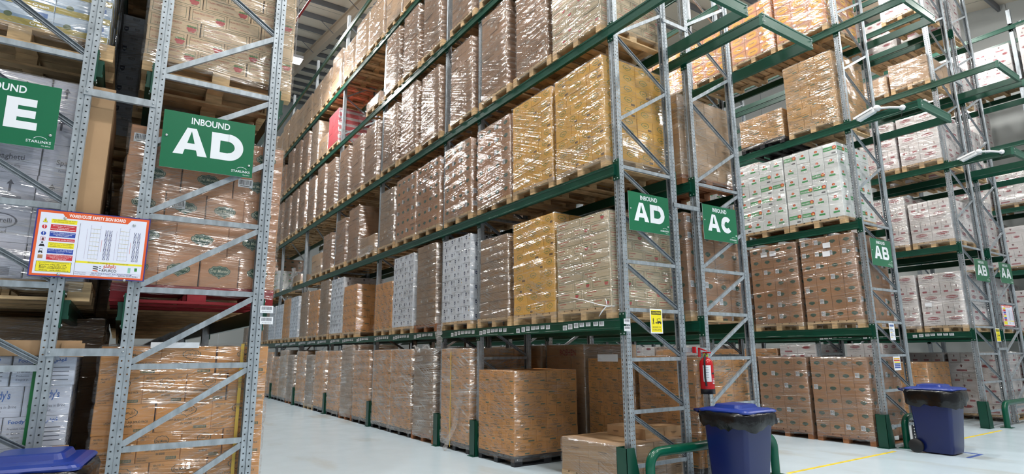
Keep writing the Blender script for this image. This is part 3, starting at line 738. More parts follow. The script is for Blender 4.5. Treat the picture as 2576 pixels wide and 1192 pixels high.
TABLE2 = {   # (level, bay): [(type, layers, pallet) per slot]
 (0, 0): [None, None, ('tuna', 7, 'black')],
 (0, 1): [('tuna', 9, 'black')],
 (0, 2): [('graytray', 12, 'brown'), ('tuna', 9, 'black'), ('tuna', 9, 'black')],
 (0, 3): [('tuna', 9, 'black'), ('graytray', 13, 'brown'), ('tuna', 9, 'black')],
 (0, 4): [('tuna', 9, 'black'), ('graytray', 11, 'wood'), ('tuna', 9, 'black')],
 (0, 5): [('graytray', 11, 'brown'), ('kraft', 8, 'black'), ('tuna', 8, 'black')],
 (0, 6): [('tuna', 9, 'black'), ('graytray', 11, 'wood'), ('graytray', 11, 'wood')],
 (0, 7): [('graytray', 11, 'wood'), ('tuna', 9, 'black'), ('graytray', 11, 'wood')],
 (1, 0): [('tomato', 10, 'wood'), ('yellow', 9, 'wood'), ('graytray', 10, 'wood')],
 (1, 1): [('wblue', 12, 'wood')],
 (1, 2): [('graytray', 12, 'brown'), ('wblue', 12, 'wood'), ('tuna', 6, 'wood')],
 (1, 3): [None, ('tuna', 7, 'wood'), ('wblue', 12, 'wood')],
 (1, 4): [('graytray', 12, 'wood'), ('tuna', 8, 'wood'), ('graytray', 11, 'wood')],
 (1, 5): [('wblue', 11, 'wood'), ('tuna', 8, 'wood'), ('wblue', 10, 'wood')],
 (1, 6): [('wblue', 10, 'wood'), ('graytray', 10, 'wood'), ('tuna', 8, 'wood')],
 (1, 7): [('tuna', 8, 'wood'), ('graytray', 10, 'wood'), ('graytray', 10, 'wood')],
 (2, 0): [('yellow', 9, 'wood'), ('yellow', 9, 'wood'), ('brown', 6, 'wood')],
 (2, 1): [('brown', 6, 'wood')],
 (2, 2): [('brown', 6, 'wood'), ('brown', 6, 'wood'), ('graytray', 10, 'wood')],
 (2, 3): [('kraft', 2, 'wood'), ('tray', 13, 'wood'), ('tray', 12, 'wood')],
 (2, 4): [('tray', 10, 'wood'), ('kraft', 3, 'wood'), None],
 (2, 5): [('kraft', 1, 'wood'), None, None],
 (2, 6): [('wgreen', 3, 'wood'), ('brown', 6, 'wood'), None],
 (2, 7): [('tray', 12, 'wood'), ('tray', 12, 'wood'), ('tray', 12, 'wood')],
 (3, 0): [('tomato', 12, 'wood'), ('tray', 15, 'wood'), ('tray', 15, 'wood')],
 (3, 1): [('tray', 14, 'wood')],
 (4, 0): [('tray', 15, 'wood'), ('tray', 15, 'wood'), ('tray', 15, 'wood')],
 (4, 1): [('tray', 15, 'wood')],
 (4, 3): [('brown', 1, 'wood'), None, None],
 (4, 4): [('red', 5, 'wood'), ('kraft', 3, 'wood'), ('graytray', 11, 'wood')],
 (4, 6): [('brown', 5, 'wood'), ('tray', 14, 'wood'), ('tray', 14, 'wood')],
 (5, 1): [('kraft', 6, 'wood')],
}
for b in (2, 3, 4, 5, 6, 7):
    TABLE2.setdefault((3, b), [('tray', R.choice((14, 15)), 'wood') for _ in range(3)])
    TABLE2.setdefault((4, b), [('tray', R.choice((14, 15)), 'wood') for _ in range(3)])
    TABLE2.setdefault((5, b), [('kraft', R.choice((5, 5, 6)), 'wood') for _ in range(3)])
for (lev, bay), row in sorted(TABLE2.items()):
    for s, it in enumerate(row):
        if it is None: continue
        tp, n, kd = it
        kw = {}
        if tp == 'wblue': kw['fmat'] = FILM_L
        if (lev, bay, s) == (2, 0, 0): pass
        if lev == 0 and bay >= 1: kw['fmat'] = FILM_M; kw['dy'] = .03; kw['pitch'] = 1.07
        if (lev, bay) == (0, 0): kw['full_top'] = 1; kw['dy'] = -.08
        det = bay <= 2 and not (lev == 4 and bay == 0)
        put(R2, N2, 4.93, lev, bay, s, tp, n, det, kd, **kw)
# low stack of plain boxes inside the end bay
load('kraft', 4.95, 5.22, 0, 2, 'low stack of open topped plain kraft boxes behind green post guard', D=1.2, W=1.05, full_top=2, kind='wood', fmat=FILM, plabel='wooden pallet under low stack of plain kraft boxes')
t = thing('carton_load', 'loose plain kraft boxes resting on the low box stack', 'cartons', (5.55, 5.35, PH+.402))
for k, (a, b) in enumerate(((0, 0), (.0, .36), (.36, .02))): mk('carton', carton_mesh('kraft', .34, .34, .13, 1), t, (a, b, 0))

N3 = 'AC rack'
TABLE3 = {(0, 0): [('tuna', 8, 'black'), ('tuna', 8, 'black'), ('kraft', 8, 'wood')], (0, 1): [('kraft', 8, 'wood')], (0, 2): [('tuna', 9, 'black'), ('kraft', 8, 'wood'), ('tuna', 9, 'black')],
 (1, 0): [('brown', 6, 'wood'), ('brown', 6, 'wood'), None], (2, 0): [('kraft', 6, 'brown'), ('kraft', 6, 'brown'), None],
 (1, 2): [None, ('brown', 6, 'wood'), None], (3, 2): [None, ('tray', 14, 'wood'), None], (4, 3): [('kraft', 5, 'wood'), ('kraft', 6, 'wood'), ('kraft', 5, 'wood')], (2, 5): [None, ('brown', 6, 'wood'), None], (4, 4): [('kraft', 6, 'wood'), None, None]}
for (lev, bay), row in sorted(TABLE3.items()):
    for s, it in enumerate(row):
        if it: put(R3, N3, 6.37, lev, bay, s, it[0], it[1], bay == 0, it[2])
N4 = 'bin-side AB rack'
TABLE4 = {(0, 0): [('brown', 6, 'brown'), ('brown', 6, 'brown'), ('brown', 6, 'brown')], (0, 1): [('brown', 6, 'brown'), ('tuna', 8, 'wood'), ('brown', 6, 'wood')],
 (1, 0): [('brown', 7, 'wood'), ('brown', 7, 'wood'), ('brown', 7, 'wood')], (1, 1): [('brown', 7, 'wood'), ('brown', 6, 'wood'), ('tuna', 8, 'wood')],
 (2, 0): [('wgreen', 6, 'wood'), ('wgreen', 6, 'wood'), None], (2, 1): [('wgreen', 6, 'wood'), ('wgreen', 5, 'wood'), None],
 (3, 0): [('golden', 7, 'wood'), ('golden', 3, 'black'), None], (3, 1): [None, ('pasta', 5, 'wood'), None],
 (4, 0): [('peach', 7, 'wood'), ('peach', 6, 'wood'), ('peach', 6, 'wood')], (4, 1): [('peach', 6, 'wood'), ('peach', 6, 'wood'), None]}
for (lev, bay), row in sorted(TABLE4.items()):
    for s, it in enumerate(row):
        if it: put(R4, N4, 10.98, lev, bay, s, it[0], it[1], bay == 0 or lev == 2, it[2], dy=.1 if lev == 2 else .03 if lev == 0 else 0)
N5 = 'AB rack beside AA'
TABLE5 = {(0, 2): [('pasta', 7, 'wood'), ('tuna', 9, 'wood'), ('pasta', 7, 'wood')], (0, 0): [None, ('tuna', 7, 'wood'), ('pasta', 7, 'wood')], (1, 0): [('pasta', 5, 'wood'), ('pasta', 5, 'wood'), ('pasta', 5, 'wood')],
 (2, 0): [('pasta', 4, 'wood'), ('pasta', 5, 'wood'), ('pasta', 5, 'wood')], (3, 0): [('pasta', 5, 'wood'), ('pasta', 5, 'wood'), ('pasta', 5, 'wood')],
 (4, 0): [('kraft', 3, 'wood'), ('kraft', 2, 'wood'), None], (5, 0): [('pasta', 5, 'wood'), None, ('pasta', 4, 'wood')],
 (0, 1): [('pasta', 7, 'wood'), ('tuna', 9, 'wood'), ('tuna', 9, 'wood')], (1, 1): [('pasta', 5, 'wood'), ('brown', 6, 'wood'), None], (3, 1): [None, ('pasta', 5, 'wood'), ('pasta', 5, 'wood')]}
for (lev, bay), row in sorted(TABLE5.items()):
    for s, it in enumerate(row):
        if it: put(R5, N5, 15.38, lev, bay, s, it[0], it[1], bay == 0 and lev < 4, it[2], vfix=lambda k, i, j, rr: 1-k % 2, pitch=.9 if bay == 0 else 1.105, W=.84 if bay == 0 else None, dy=-.07)
N6 = 'AA rack'
for lev, row in {0: [('pasta', 6), ('pasta', 6), None], 1: [('pasta', 5), ('pasta', 5), None], 2: [('pasta', 5), ('pasta', 6), None], 3: [('pasta', 5), ('pasta', 5), None], 4: [('pasta', 4), ('pasta', 5), ('pasta', 5)], 5: [('pasta', 5), ('pasta', 4), None]}.items():
    for s, it in enumerate(row):
        if it: put(R6, N6, 17.05, lev, 0, s, it[0], it[1], False, 'wood')
N7 = 'wall rack'
for lev in range(0, 6):
    for bay, s in ((0, 0), (0, 1), (0, 2), (1, 0), (1, 1)):
        if (lev, bay, s) in ((4, 1, 0), (3, 0, 1), (5, 0, 0)): continue
        put(R7, N7, 22.15, lev, bay, s, 'pasta', 5 + (lev*3+s) % 3, False, 'wood')
# the two racks close by
load('brown_big', -.09, 5.49, ZL[0]+.01, 5, 'large brown cartons with green crests on red pallet behind AD sign', sides='nfr', kind='red', plabel='red wooden pallet under brown crest cartons', vfix=lambda k, i, j, rr: 1 if rr.random() < .34 else 0)
load('tomato_big', -.07, 5.47, ZL[1]+.03, 11, 'beige tomato cartons on wooden pallet above large AD sign', sides='nfr', kind='wood', plabel='wooden pallet under beige tomato cartons above AD sign', vfix=lambda k, i, j, rr: 1 if rr.random() < .6 else 0)
load('tuna_big', -.10, 5.49, 0, 7, 'orange tuna cartons standing on floor below red pallet', sides='nfr', kind='black', plabel='black plastic pallet under orange tuna cartons', vfix=lambda k, i, j, rr: rr.choice((0, 1)))
load('cream', -1.42, 5.47, ZL[1]+.03, 8, 'blue and white cream cartons on pallet above E sign', sides='nr', W=1.0, plabel='wooden pallet under blue and white cream cartons')
load('spag', -1.36, 5.47, ZL[0], 6, 'pale grey spaghetti cartons behind E sign', sides='nr', plabel='wooden pallet under pale grey spaghetti cartons', vfix=lambda k, i, j, rr: (0, 2, 0, 1, 0, 0)[k])
load('foody', -1.34, 5.47, 0, 7, 'white and blue olive cartons beside the cut bin', sides='nr', plabel='wooden pallet under white and blue olive cartons', vfix=lambda k, i, j, rr: k % 2)
load('cream', -1.42, 6.6, ZL[1]+.03, 8, 'second stack of cream cartons further along the E sign rack', sides='nr', detail=False, plabel='wooden pallet under second stack of cream cartons')
load('kraft', -1.42, 6.6, ZL[0], 6, 'plain kraft carton stack behind pale grey spaghetti cartons', sides='nr', detail=False, plabel='wooden pallet under kraft stack behind spaghetti cartons')

DEEP = ('second', 'third', 'fourth', 'fifth', 'sixth', 'seventh', 'eighth', 'ninth', 'tenth', 'eleventh')
for rx, rn, tps in ((-.09, 'large-sign AD rack', ('tuna', 'brown', 'kraft', 'kraft')), (-1.45, 'E sign rack', ('kraft', 'kraft', 'wblue', 'kraft'))):
    for lev in range(4):
        for k in range(10 if lev < 2 and rx > -1 else 4):
            if rx < -1 and lev in (1, 2) and k == 0: continue
            if lev == 3 and k == 0 and rx > -1: pass
            load(tps[lev], rx if rx > -1 else -1.36, 6.62+k*1.12, 0 if lev == 0 else ZL[lev-1], (9, 6, 7, 7)[lev] if tps[lev] != 'wblue' else 12,
                 f"{T[tps[lev]][7]}, {SHELF[lev]}, {rn}, {DEEP[k]} pallet in", sides='nr', detail=False, film=k < 2, D=1.15 if rx > -1 else 1.25,
                 plabel=f"wooden pallet, {SHELF[lev]}, {rn}, {DEEP[k]} pallet in")
for rx, rn, yy in ((-.08, 'large-sign AD rack', 5.5), (-1.45, 'E sign rack', 5.5)):
    load('kraft', rx, yy, ZL[2], 5, f"plain kraft cartons, third shelf, {rn}, end pallet", sides='n', detail=False, plabel=f"wooden pallet, third shelf, {rn}, end pallet")
# ------------------------------------------------------------------ small things on the loads
def crumple(name, pts, parent, seed, mt, wdt=.1, amp=.03):   # ragged strip of loose film along a path
    rr = random.Random(seed); mb = MB(); rows = []
    for i, p in enumerate(pts):
        row = []
        for k in range(6):
            u = (k/5-.5)*wdt*rr.uniform(.7, 1.3); row.append((p[0]+rr.uniform(-amp, amp)-.02, p[1]+u, p[2]+rr.uniform(-amp, amp)))
        rows.append(row)
    vs = [q for r in rows for q in r]; fs = [(i*6+k, i*6+k+1, i*6+k+7, i*6+k+6) for i in range(len(rows)-1) for k in range(5)]
    mb.add(vs, fs, 0, True); return mb.obj(name, mt, parent)
def find(lab): return next(o for o in COL.objects if o.get('label', '').startswith(lab))
o = find('orange cartons with green line emblems, floor level, small-sign AD rack, second bay'); 
crumple('loose_film', [(-.02-.28*max(0, i/12-.6), .18+.42*i/12, .85-.98*i/12) for i in range(13)], o, 1, FILM_W, .16, .018)
MB().box(-.022, .62, -.1, -.018, .64, 1.5).obj('yellow_strap', mat('yellow_strap', S(222, 186, 84), .5), o)
o = find('white cartons with navy shields, first shelf, small-sign AD rack, second bay')
crumple('loose_film', [(-.05, 1.0, .12-.62*i/10) for i in range(11)], o, 2, FILM_W, .2, .03)
o = find('plain kraft cartons, second shelf, small-sign AD rack, sixth bay')
crumple('loose_film', [(-.05, .75+.02*i, .5-.75*i/9) for i in range(10)], o, 3, FILM_W, .5, .06)
o = find('plain kraft cartons, second shelf, small-sign AD rack, fourth bay')
crumple('loose_film', [(-.04, .5, .12-.2*i/5) for i in range(6)], o, 4, FILM_W, 1.0, .03)
o = find('beige cartons with red tomatoes, first shelf, small-sign AD rack, end bay')
TW = mat('white_film_twist', S(232, 234, 238), .3)
MB().tube([(-.02, .75, .16), (-.03, .45, .1), (-.03, .2, .03), (-.02, .05, 0), (.03, -.02, .0)], [.003, .004, .006, .009, .007], 6).obj('film_twist', TW, o)
MB().tube([(-.03, .06, .0), (-.05, .13, -.07), (-.04, .19, -.12)], [.006, .008, .002], 6).obj('film_twist', TW, o)
MB().tube([(-.03, .05, .02), (-.03, .06, .07), (-.02, .09, .1)], [.006, .006, .002], 6).obj('film_twist', TW, o)
for lab, sd in (('kraft trays under milky film, floor level, small-sign AD rack, third bay', 8),):
    o = find(lab); crumple('loose_film', [(-.03, .1+.08*i, 1.56+.05*math.sin(i)) for i in range(9)], o, sd, FILM_W, .12, .04)
o = find('orange tuna cartons standing on floor'); YS = mat('yellow_strap', S(222, 186, 84), .5)
MB().box(.98, -.016, -.05, 1.005, -.012, 1.56).obj('yellow_strap', YS, o)
MB().box(.32, -.03, 1.525, .66, -.014, 1.57).obj('paper_sheet', mat('paper_label', WHITE, .6), o)
o = find('white and blue olive cartons'); GS = mat('green_strap', S(24, 120, 60), .4)
MB().box(-.03, -.032, .70, 1.13, -.028, .722).box(1.128, -.03, .70, 1.132, 1.0, .722).box(.86, -.034, -.05, .885, -.030, 1.45).obj('green_strap', GS, o)
MB().box(1.03, -.05, .46, 1.125, -.033, .84).obj('cardboard_corner', T['kraft'][0], o)
MB().box(-.02, -.03, 1.472, 1.12, .02, 1.58).box(1.0, -.04, 1.46, 1.14, .03, 1.56).obj('cardboard_flap', T['kraft'][0], o)
o = find('pale grey spaghetti'); MB().box(.97, -.028, .42, 1.14, 1.0, 1.56).obj('cardboard_sleeve', T['kraft'][0], o)
o = find('plain kraft cartons, floor level, AC rack, end bay, third')
a_ = Art().text('ROSHEN', 0, 0, .1, S(150, 40, 40), .02, .42); mts = [T['kraft'][0]]; m_ = MB(); a_.put(m_, mts, (-.012, .62, 1.42), (0, -1, 0), (0, 0, 1)); m_.obj('printed_name', mts, o)
sheet_p = MB().box(0, 0, 0, .004, .45, .11).obj('paper_sheet', mat('paper_label', WHITE, .6), find('orange cartons with green line emblems, floor level, AC rack, end bay, middle'), (-.03, .3, 1.33))
def papers(lab, spots):
    o = find(lab)
    for (y, z) in spots: MB().box(-.016, y, z, -.014, y+.14, z+.10).obj('delivery_note', mat('paper_label', WHITE, .6), o)
papers('brown cartons with green emblems, first shelf, bin-side AB rack, end bay, first', [(.42, 1.36), (.44, 1.2)])
papers('brown cartons with green emblems, first shelf, bin-side AB rack, end bay, middle', [(.42, 1.36), (.62, 1.36)])
papers('white cartons with red ovals, first shelf, AB rack beside AA, end bay, first', [(.62, .42)])
# ------------------------------------------------------------------ signs
def letter(a, ch, x, y, w_, h, col, t):
    if ch == 'A':
        a.poly([(x, y), (x+t*1.05, y), (x+w_*.5+t*.1, y+h), (x+w_*.5-t*.5, y+h)], col); a.poly([(x+w_-t*1.05, y), (x+w_, y), (x+w_*.5+t*.5, y+h), (x+w_*.5-t*.1, y+h)], col); a.rect(x+w_*.25, y+h*.2, x+w_*.75, y+h*.2+t*.8, col)
    elif ch == 'E':
        a.rect(x, y, x+t, y+h, col)
        for q in (0, (h-t*.85)/2, h-t*.85): a.rect(x, y+q, x+w_*(.92 if q else 1), y+q+t*.85, col)
    elif ch == 'B':
        tb = t*.9; th = t*.62; a.rect(x, y, x+tb, y+h, col)
        for (b0, b1, ww) in ((0, h*.5+th/2, w_), (h*.5-th/2, h, w_*.94)):
            r = (b1-b0)/2; cxx = x+ww-r; cyy = y+(b0+b1)/2; pts_o = []; pts_i = []
            for i in range(13): g = -math.pi/2+math.pi*i/12; pts_o.append((cxx+r*math.cos(g), cyy+r*math.sin(g))); pts_i.append((cxx+(r-tb)*.9*math.cos(g), cyy+(r-th)*math.sin(g)))
            for i in range(12): a.poly([pts_o[i], pts_o[i+1], pts_i[i+1], pts_i[i]], col)
            a.rect(x+tb, y+b0, cxx, y+b0+th, col)
            if b0: a.rect(x+tb, y+b1-th, cxx, y+b1, col)
    elif ch in 'DC':
        r = h/2; cxx = x+w_-r*(1.0); g0, g1 = (-math.pi/2, math.pi/2) if ch == 'D' else (.75, 2*math.pi-.75)
        if ch == 'C': cxx = x+r
        n = 28; po = []; pi_ = []
        for i in range(n+1): g = g0+(g1-g0)*i/n; po.append((cxx+r*math.cos(g), y+r+r*math.sin(g))); pi_.append((cxx+(r-t)*math.cos(g), y+r+(r-t)*math.sin(g)))
        for i in range(n): a.poly([po[i], po[i+1], pi_[i+1], pi_[i]], col)
        if ch == 'D':
            a.rect(x, y, x+t, y+h, col); a.rect(x, y, cxx, y+t*.95, col); a.rect(x, y+h-t*.95, cxx, y+h, col)
SG = mat('sign_green', S(18, 106, 70), .35)
def sign(txt, x, y, z, w_, h, label, tilt=0.):
    k = w_/.7; a = Art(); a.rect(0, 0, w_, h, SG)
    a.text('INBOUND', w_*.5, h*.815, h*.115, WHITE, .02, w_*.42, 'c')
    lh = h*.48; gap = w_*.035; ws = {'A': .36, 'D': .36, 'C': .345, 'B': .31, 'E': .27}; tot = sum(ws[c]*w_ for c in txt)+gap*(len(txt)-1)
    px = w_*.5-tot/2
    for c in txt: letter(a, c, px, h*.26, ws[c]*w_, lh, WHITE, w_*.098); px += ws[c]*w_+gap
    lx, ly = w_*.76, h*.055
    a.text('STARLINKS', lx, ly+h*.02, h*.042, WHITE, .01, w_*.21); a.text('We deliver', lx+w_*.13, ly-h*.025, h*.022, WHITE, 0, w_*.08)
    for i in range(8):
        g0 = math.pi*(.9-.1*i); g1 = g0-math.pi*.1
        f = lambda g, q: (lx+w_*.115+w_*.06*q*math.cos(g), ly+h*.07+h*.055*q*math.sin(g))
        a.poly([f(g0, 1), f(g1, 1), f(g1, .9), f(g0, .9)], WHITE)
    mats = [mat('sign_edge', S(225, 230, 228), .5), BOLT]; mb = MB().box(0, 0, 0, w_, .004, h)
    a.put(mb, mats, (0, 0, 0), (1, 0, 0), (0, 0, 1))
    t = thing('aisle_sign', label, 'sign', (x, y, z)); t.rotation_euler = (0, tilt, 0)
    mb.obj('panel', mats, t)
    for (bx, bz) in ((w_*.045, h*.55), (w_*.955, h*.22)): MB().lathe([(.001, -.009), (.006, -.009), (.011, -.004), (.011, 0)], (bx, -.001, bz), 10, 0, 'y').obj('screw', BOLT, t)
    return t
sign('AE', -1.245, 5.335, 3.115, .7, .49, 'large green sign ending in E cut by the picture edge', -.01)
sign('AD', .13, 5.335, 3.12, .7, .49, 'large green AD sign above the warehouse safety board', -.012)
sign('AD', 5.11, 5.03, 3.10, .73, .5, 'smaller green AD sign on the long rack', .0)
sign('AC', 6.53, 5.03, 3.13, .74, .5, 'green AC sign above the fire extinguisher', .0)
sign('AB', 11.2, 5.03, 3.14, .78, .5, 'green AB sign above the far blue bin', .0)
sign('AB', 15.95, 5.03, 3.16, .8, .5, 'green AB sign directly beside the AA sign', .0)
sign('AA', 17.45, 5.03, 3.2, .82, .5, 'green AA sign near the picture edge', .0)

def safety_board(x, y, z, w_, h, label, full=True, tilt=0.):
    a = Art(); OR, NV, YE, RD, BL = S(232, 94, 40), S(52, 52, 128), S(246, 230, 40), S(206, 48, 58), S(40, 72, 170); PB_ = S(232, 234, 248)
    X = lambda u: u*w_; Z = lambda v: v*h
    a.rect(0, 0, w_, h, NV); a.rect(X(.012), Z(.016), X(.988), Z(.984), OR); a.rect(X(.035), Z(.045), X(.965), Z(.95), PB_)
    a.poly([(X(.2), Z(.985)), (X(.25), Z(.885)), (X(.79), Z(.885)), (X(.84), Z(.985))], OR); a.text('WAREHOUSE SAFETY SIGN BOARD', X(.52), Z(.905), h*.05, (1, 1, 1), .02, X(.5), 'c')
    rows = [(YE, .80, .86, INK, ['Refer RFUFCO load sign board', 'for maximum load capacity']), (RD, .69, .78, (1, 1, 1), ['Do not alter the structure', 'without notice', 'Removing approval from supplier']), (BL, .595, .67, (1, 1, 1), ['REPORT ALL DAMAGE TO THE PERSON', 'RESPONSIBLE FOR WORKING', 'EQUIPMENT SAFETY']),
            (RD, .53, .575, (1, 1, 1), ['Do not climb on the structure']), (YE, .43, .51, INK, ['Fork-lift driver must report immediately', 'for any hits in system for', 'immediate action avoid collapse']), (BL, .345, .415, (1, 1, 1), ['Fork-lift has to go slowly inside', 'the lane to avoid any damages', 'to frames']), (RD, .25, .33, (1, 1, 1), ['Pallets should be in good & normal', 'condition/damaged pallet must not be', 'used it must not be any', 'the designed load'])]
    for bg, v0, v1, fg, ls in rows:
        a.rect(X(.13), Z(v0), X(.345), Z(v1), bg); n = len(ls); st = (v1-v0)/(n+.4)
        if full:
            for i, s_ in enumerate(ls): a.text(s_, X(.2375), Z(v1-st*(i+1)), h*st*.62, fg, .0, X(min(.2, .0068*len(s_))), 'c')
    a.poly([(X(.06), Z(.80)), (X(.1), Z(.80)), (X(.08), Z(.87))], YE); a.ring([(X(.06), Z(.80)), (X(.1), Z(.80)), (X(.08), Z(.87))], .15, INK); a.rect(X(.078), Z(.815), X(.082), Z(.845), INK)
    for c, v in ((RD, .735), (BL, .635)): a.ell(X(.08), Z(v), w_*.021, w_*.021, c, 16); a.rect(X(.077), Z(v-.005), X(.083), Z(v+.025), (1, 1, 1)); a.rect(X(.077), Z(v-.02), X(.083), Z(v-.011), (1, 1, 1))
    a.frame(X(.06), Z(.525), X(.10), Z(.58), .002, RD); a.rect(X(.072), Z(.53), X(.09), Z(.57), S(120, 60, 60))
    a.ell(X(.08), Z(.5), w_*.009, w_*.009, INK, 12); a.poly([(X(.055), Z(.44)), (X(.105), Z(.44)), (X(.095), Z(.475)), (X(.065), Z(.475))], INK)
    a.rect(X(.06), Z(.355), X(.09), Z(.375), INK); a.frame(X(.068), Z(.37), X(.09), Z(.41), .002, INK); a.ell(X(.066), Z(.352), w_*.007, w_*.007, INK, 10); a.ell(X(.088), Z(.352), w_*.007, w_*.007, INK, 10)
    a.rect(X(.06), Z(.265), X(.1), Z(.32), S(176, 130, 88)); a.rect(X(.06), Z(.305), X(.1), Z(.32), S(206, 160, 112))
    a.rect(X(.055), Z(.075), X(.345), Z(.225), INK); a.rect(X(.058), Z(.079), X(.342), Z(.221), YE)
    if full:
        a.text('Please contact RFUFCO COMPANY for any change required', X(.2), Z(.197), h*.014, INK, 0, X(.25), 'c')
        for i, s_ in enumerate(('Land line: +966 491 1164', 'Mobile : +966 50 422 1133', 'Email : sales@rfufco.com', 'Website : www.rfufco.com.sa')): a.text(s_, X(.085), Z(.168-.027*i), h*.021, INK, .01, X(.009*len(s_)))
    a.rect(X(.372), Z(.05), X(.375), Z(.83), INK)
    for cx in (.47, .73):                          # rack drawings
        x0, x1 = cx, cx+.085; v0, v1 = .3, .76
        for i in range(8): zz = v0+(v1-v0)*i/7; a.rect(X(x0), Z(zz), X(x1), Z(zz+.004), S(190, 170, 90))
        for i in range(4): xx = x0+(x1-x0)*i/3; a.rect(X(xx), Z(v0), X(xx+.0015), Z(v1+(.06 if i in (0, 3) else 0)), NV if i in (0, 3) else S(170, 190, 190))
        for q in (x1+.045, x1+.08):
            a.rect(X(q), Z(v0), X(q+.002), Z(v1), INK); a.rect(X(q+.022), Z(v0), X(q+.024), Z(v1), INK)
            for i in range(6):
                za = v0+(v1-v0)*i/6; zb = v0+(v1-v0)*(i+1)/6; a.rect(X(q), Z(za), X(q+.024), Z(za+.004), INK)
                a.poly([(X(q), Z(za)), (X(q+.003), Z(za)), (X(q+.024), Z(zb)), (X(q+.021), Z(zb))], NV); a.poly([(X(q+.021), Z(za)), (X(q+.024), Z(za)), (X(q+.003), Z(zb)), (X(q), Z(zb))], NV)
        a.rect(X(x1+.02), Z(.42), X(x1+.024), Z(.6), S(220, 150, 150)); a.rect(X(x0-.03), Z(v0), X(x0-.028), Z(v1), S(170, 150, 180))
    a.rect(X(.375), Z(.232), X(.965), Z(.262), YE)
    if full:
        a.text('Manufactured, Designed, Supplied and Installed by:', X(.66), Z(.24), h*.014, INK, .01, X(.36), 'c')
        a.text('RFUFCO', X(.61), Z(.115), h*.042, INK, .02, X(.13)); a.text('\ufeee\ufedc\ufed3\ufeee\ufed3\ufead', X(.62), Z(.165), h*.06, S(226, 96, 60), .02, X(.11))
        a.text('SELECTIVE PALLET RACKING SYSTEM', X(.7), Z(.077), h*.02, NV, .01, X(.36), 'c'); a.text('APRIL 2026', X(.56), Z(.052), h*.015, INK, .01, X(.1), 'c'); a.text('JEDDAH, SAUDI ARABIA', X(.85), Z(.05), h*.016, INK, .01, X(.18), 'c')
        a.text('Project name:', X(.385), Z(.08), h*.016, S(110, 110, 130), 0, X(.09)); a.text('Date Supplied:', X(.385), Z(.053), h*.015, S(110, 110, 130), 0, X(.09)); a.text('Location:', X(.66), Z(.051), h*.015, S(110, 110, 130), 0, X(.06))
        for v in (.072, .1): a.rect(X(.376), Z(v), X(.965), Z(v+.002), S(90, 90, 150))
    for q in range(3): a.poly([(X(.53), Z(.2-.03*q)), (X(.575), Z(.19-.03*q)), (X(.575), Z(.175-.03*q)), (X(.53), Z(.185-.03*q))], INK if q < 2 else S(226, 96, 60)); a.rect(X(.585), Z(.19-.03*q), X(.6), Z(.2-.03*q), INK)
    a.rect(X(.84), Z(.12), X(.865), Z(.2), S(150, 200, 180)); a.rect(X(.9), Z(.15), X(.925), Z(.2), S(60, 140, 60))
    mats = [mat('sign_edge', S(225, 230, 228), .5)]; mb = MB().box(0, 0, 0, w_, .004, h); a.put(mb, mats, (0, 0, 0), (1, 0, 0), (0, 0, 1), step=.00025)
    t = thing('safety_board', label, 'sign', (x, y, z)); t.rotation_euler = (0, tilt, 0); mb.obj('panel', mats, t)
    if full:
        for bx, bz in ((.25, .03), (.82, -.01), (.24, .87), (.85, .86)): MB().lathe([(.001, -.009), (.006, -.009), (.011, -.004), (.011, 0)], (bx*w_, -.001, bz*h+.008), 10, 0, 'y').obj('screw', BOLT, t)
safety_board(-.585, 5.325, 2.175, .705, .495, 'warehouse safety sign board with orange border across two posts', True, .0)
safety_board(17.12, 5.02, 2.16, .72, .5, 'small far safety sign board below the AA sign', False)
def sheet(name, x, y, z, w_, h, label, fn, cat='sign'):
    a = Art(); fn(a, w_, h); mats = [mat('paper_label', WHITE, .6)]; mb = MB().box(0, 0, 0, w_, .002, h); a.put(mb, mats, (0, 0, 0), (1, 0, 0), (0, 0, 1))
    return tag(mb.obj(name, mats, None, (x, y, z)), label, cat)
def caution(a, w_, h):
    Yc = S(244, 226, 30); a.rect(w_*.06, h*.05, w_*.94, h*.95, Yc); a.rect(w_*.1, h*.76, w_*.9, h*.91, INK); a.text('CAUTION', w_*.5, h*.79, h*.08, Yc, .02, w_*.7, 'c')
    a.text('BEWARE OF', w_*.5, h*.22, h*.065, INK, 0, w_*.66, 'c'); a.text('FORKLIFTS', w_*.5, h*.11, h*.065, INK, 0, w_*.66, 'c')
    x, y = w_*.68, h*.42; a.rect(x-w_*.1, y, x+w_*.2, y+h*.06, INK); a.ell(x-w_*.05, y-h*.01, h*.032, h*.032, INK, 12); a.ell(x+w_*.15, y-h*.01, h*.032, h*.032, INK, 12); a.frame(x-w_*.06, y+h*.06, x+w_*.14, y+h*.2, h*.015, INK); a.rect(x-w_*.14, y-h*.02, x-w_*.11, y+h*.18, INK); a.rect(x-w_*.26, y-h*.02, x-w_*.16, y+h*.04, INK)
    x = w_*.24; a.ell(x, y+h*.18, h*.025, h*.025, INK, 10); a.poly([(x-w_*.05, y+h*.14), (x+w_*.05, y+h*.16), (x+w_*.03, y+h*.06), (x-w_*.03, y+h*.06)], INK)
    a.poly([(x-w_*.03, y+h*.07), (x, y+h*.07), (x-w_*.02, y-h*.05), (x-w_*.07, y-h*.05)], INK); a.poly([(x, y+h*.07), (x+w_*.03, y+h*.07), (x+w_*.07, y-h*.04), (x+w_*.03, y-h*.05)], INK)
sheet('caution_sign', 5.39, 5.028, 1.84, .215, .3, 'yellow caution forklifts sign on the AD rack brace', caution)
sheet('caution_sign', 16.55, 5.028, 1.8, .25, .3, 'far yellow caution sign on the AB rack', caution)
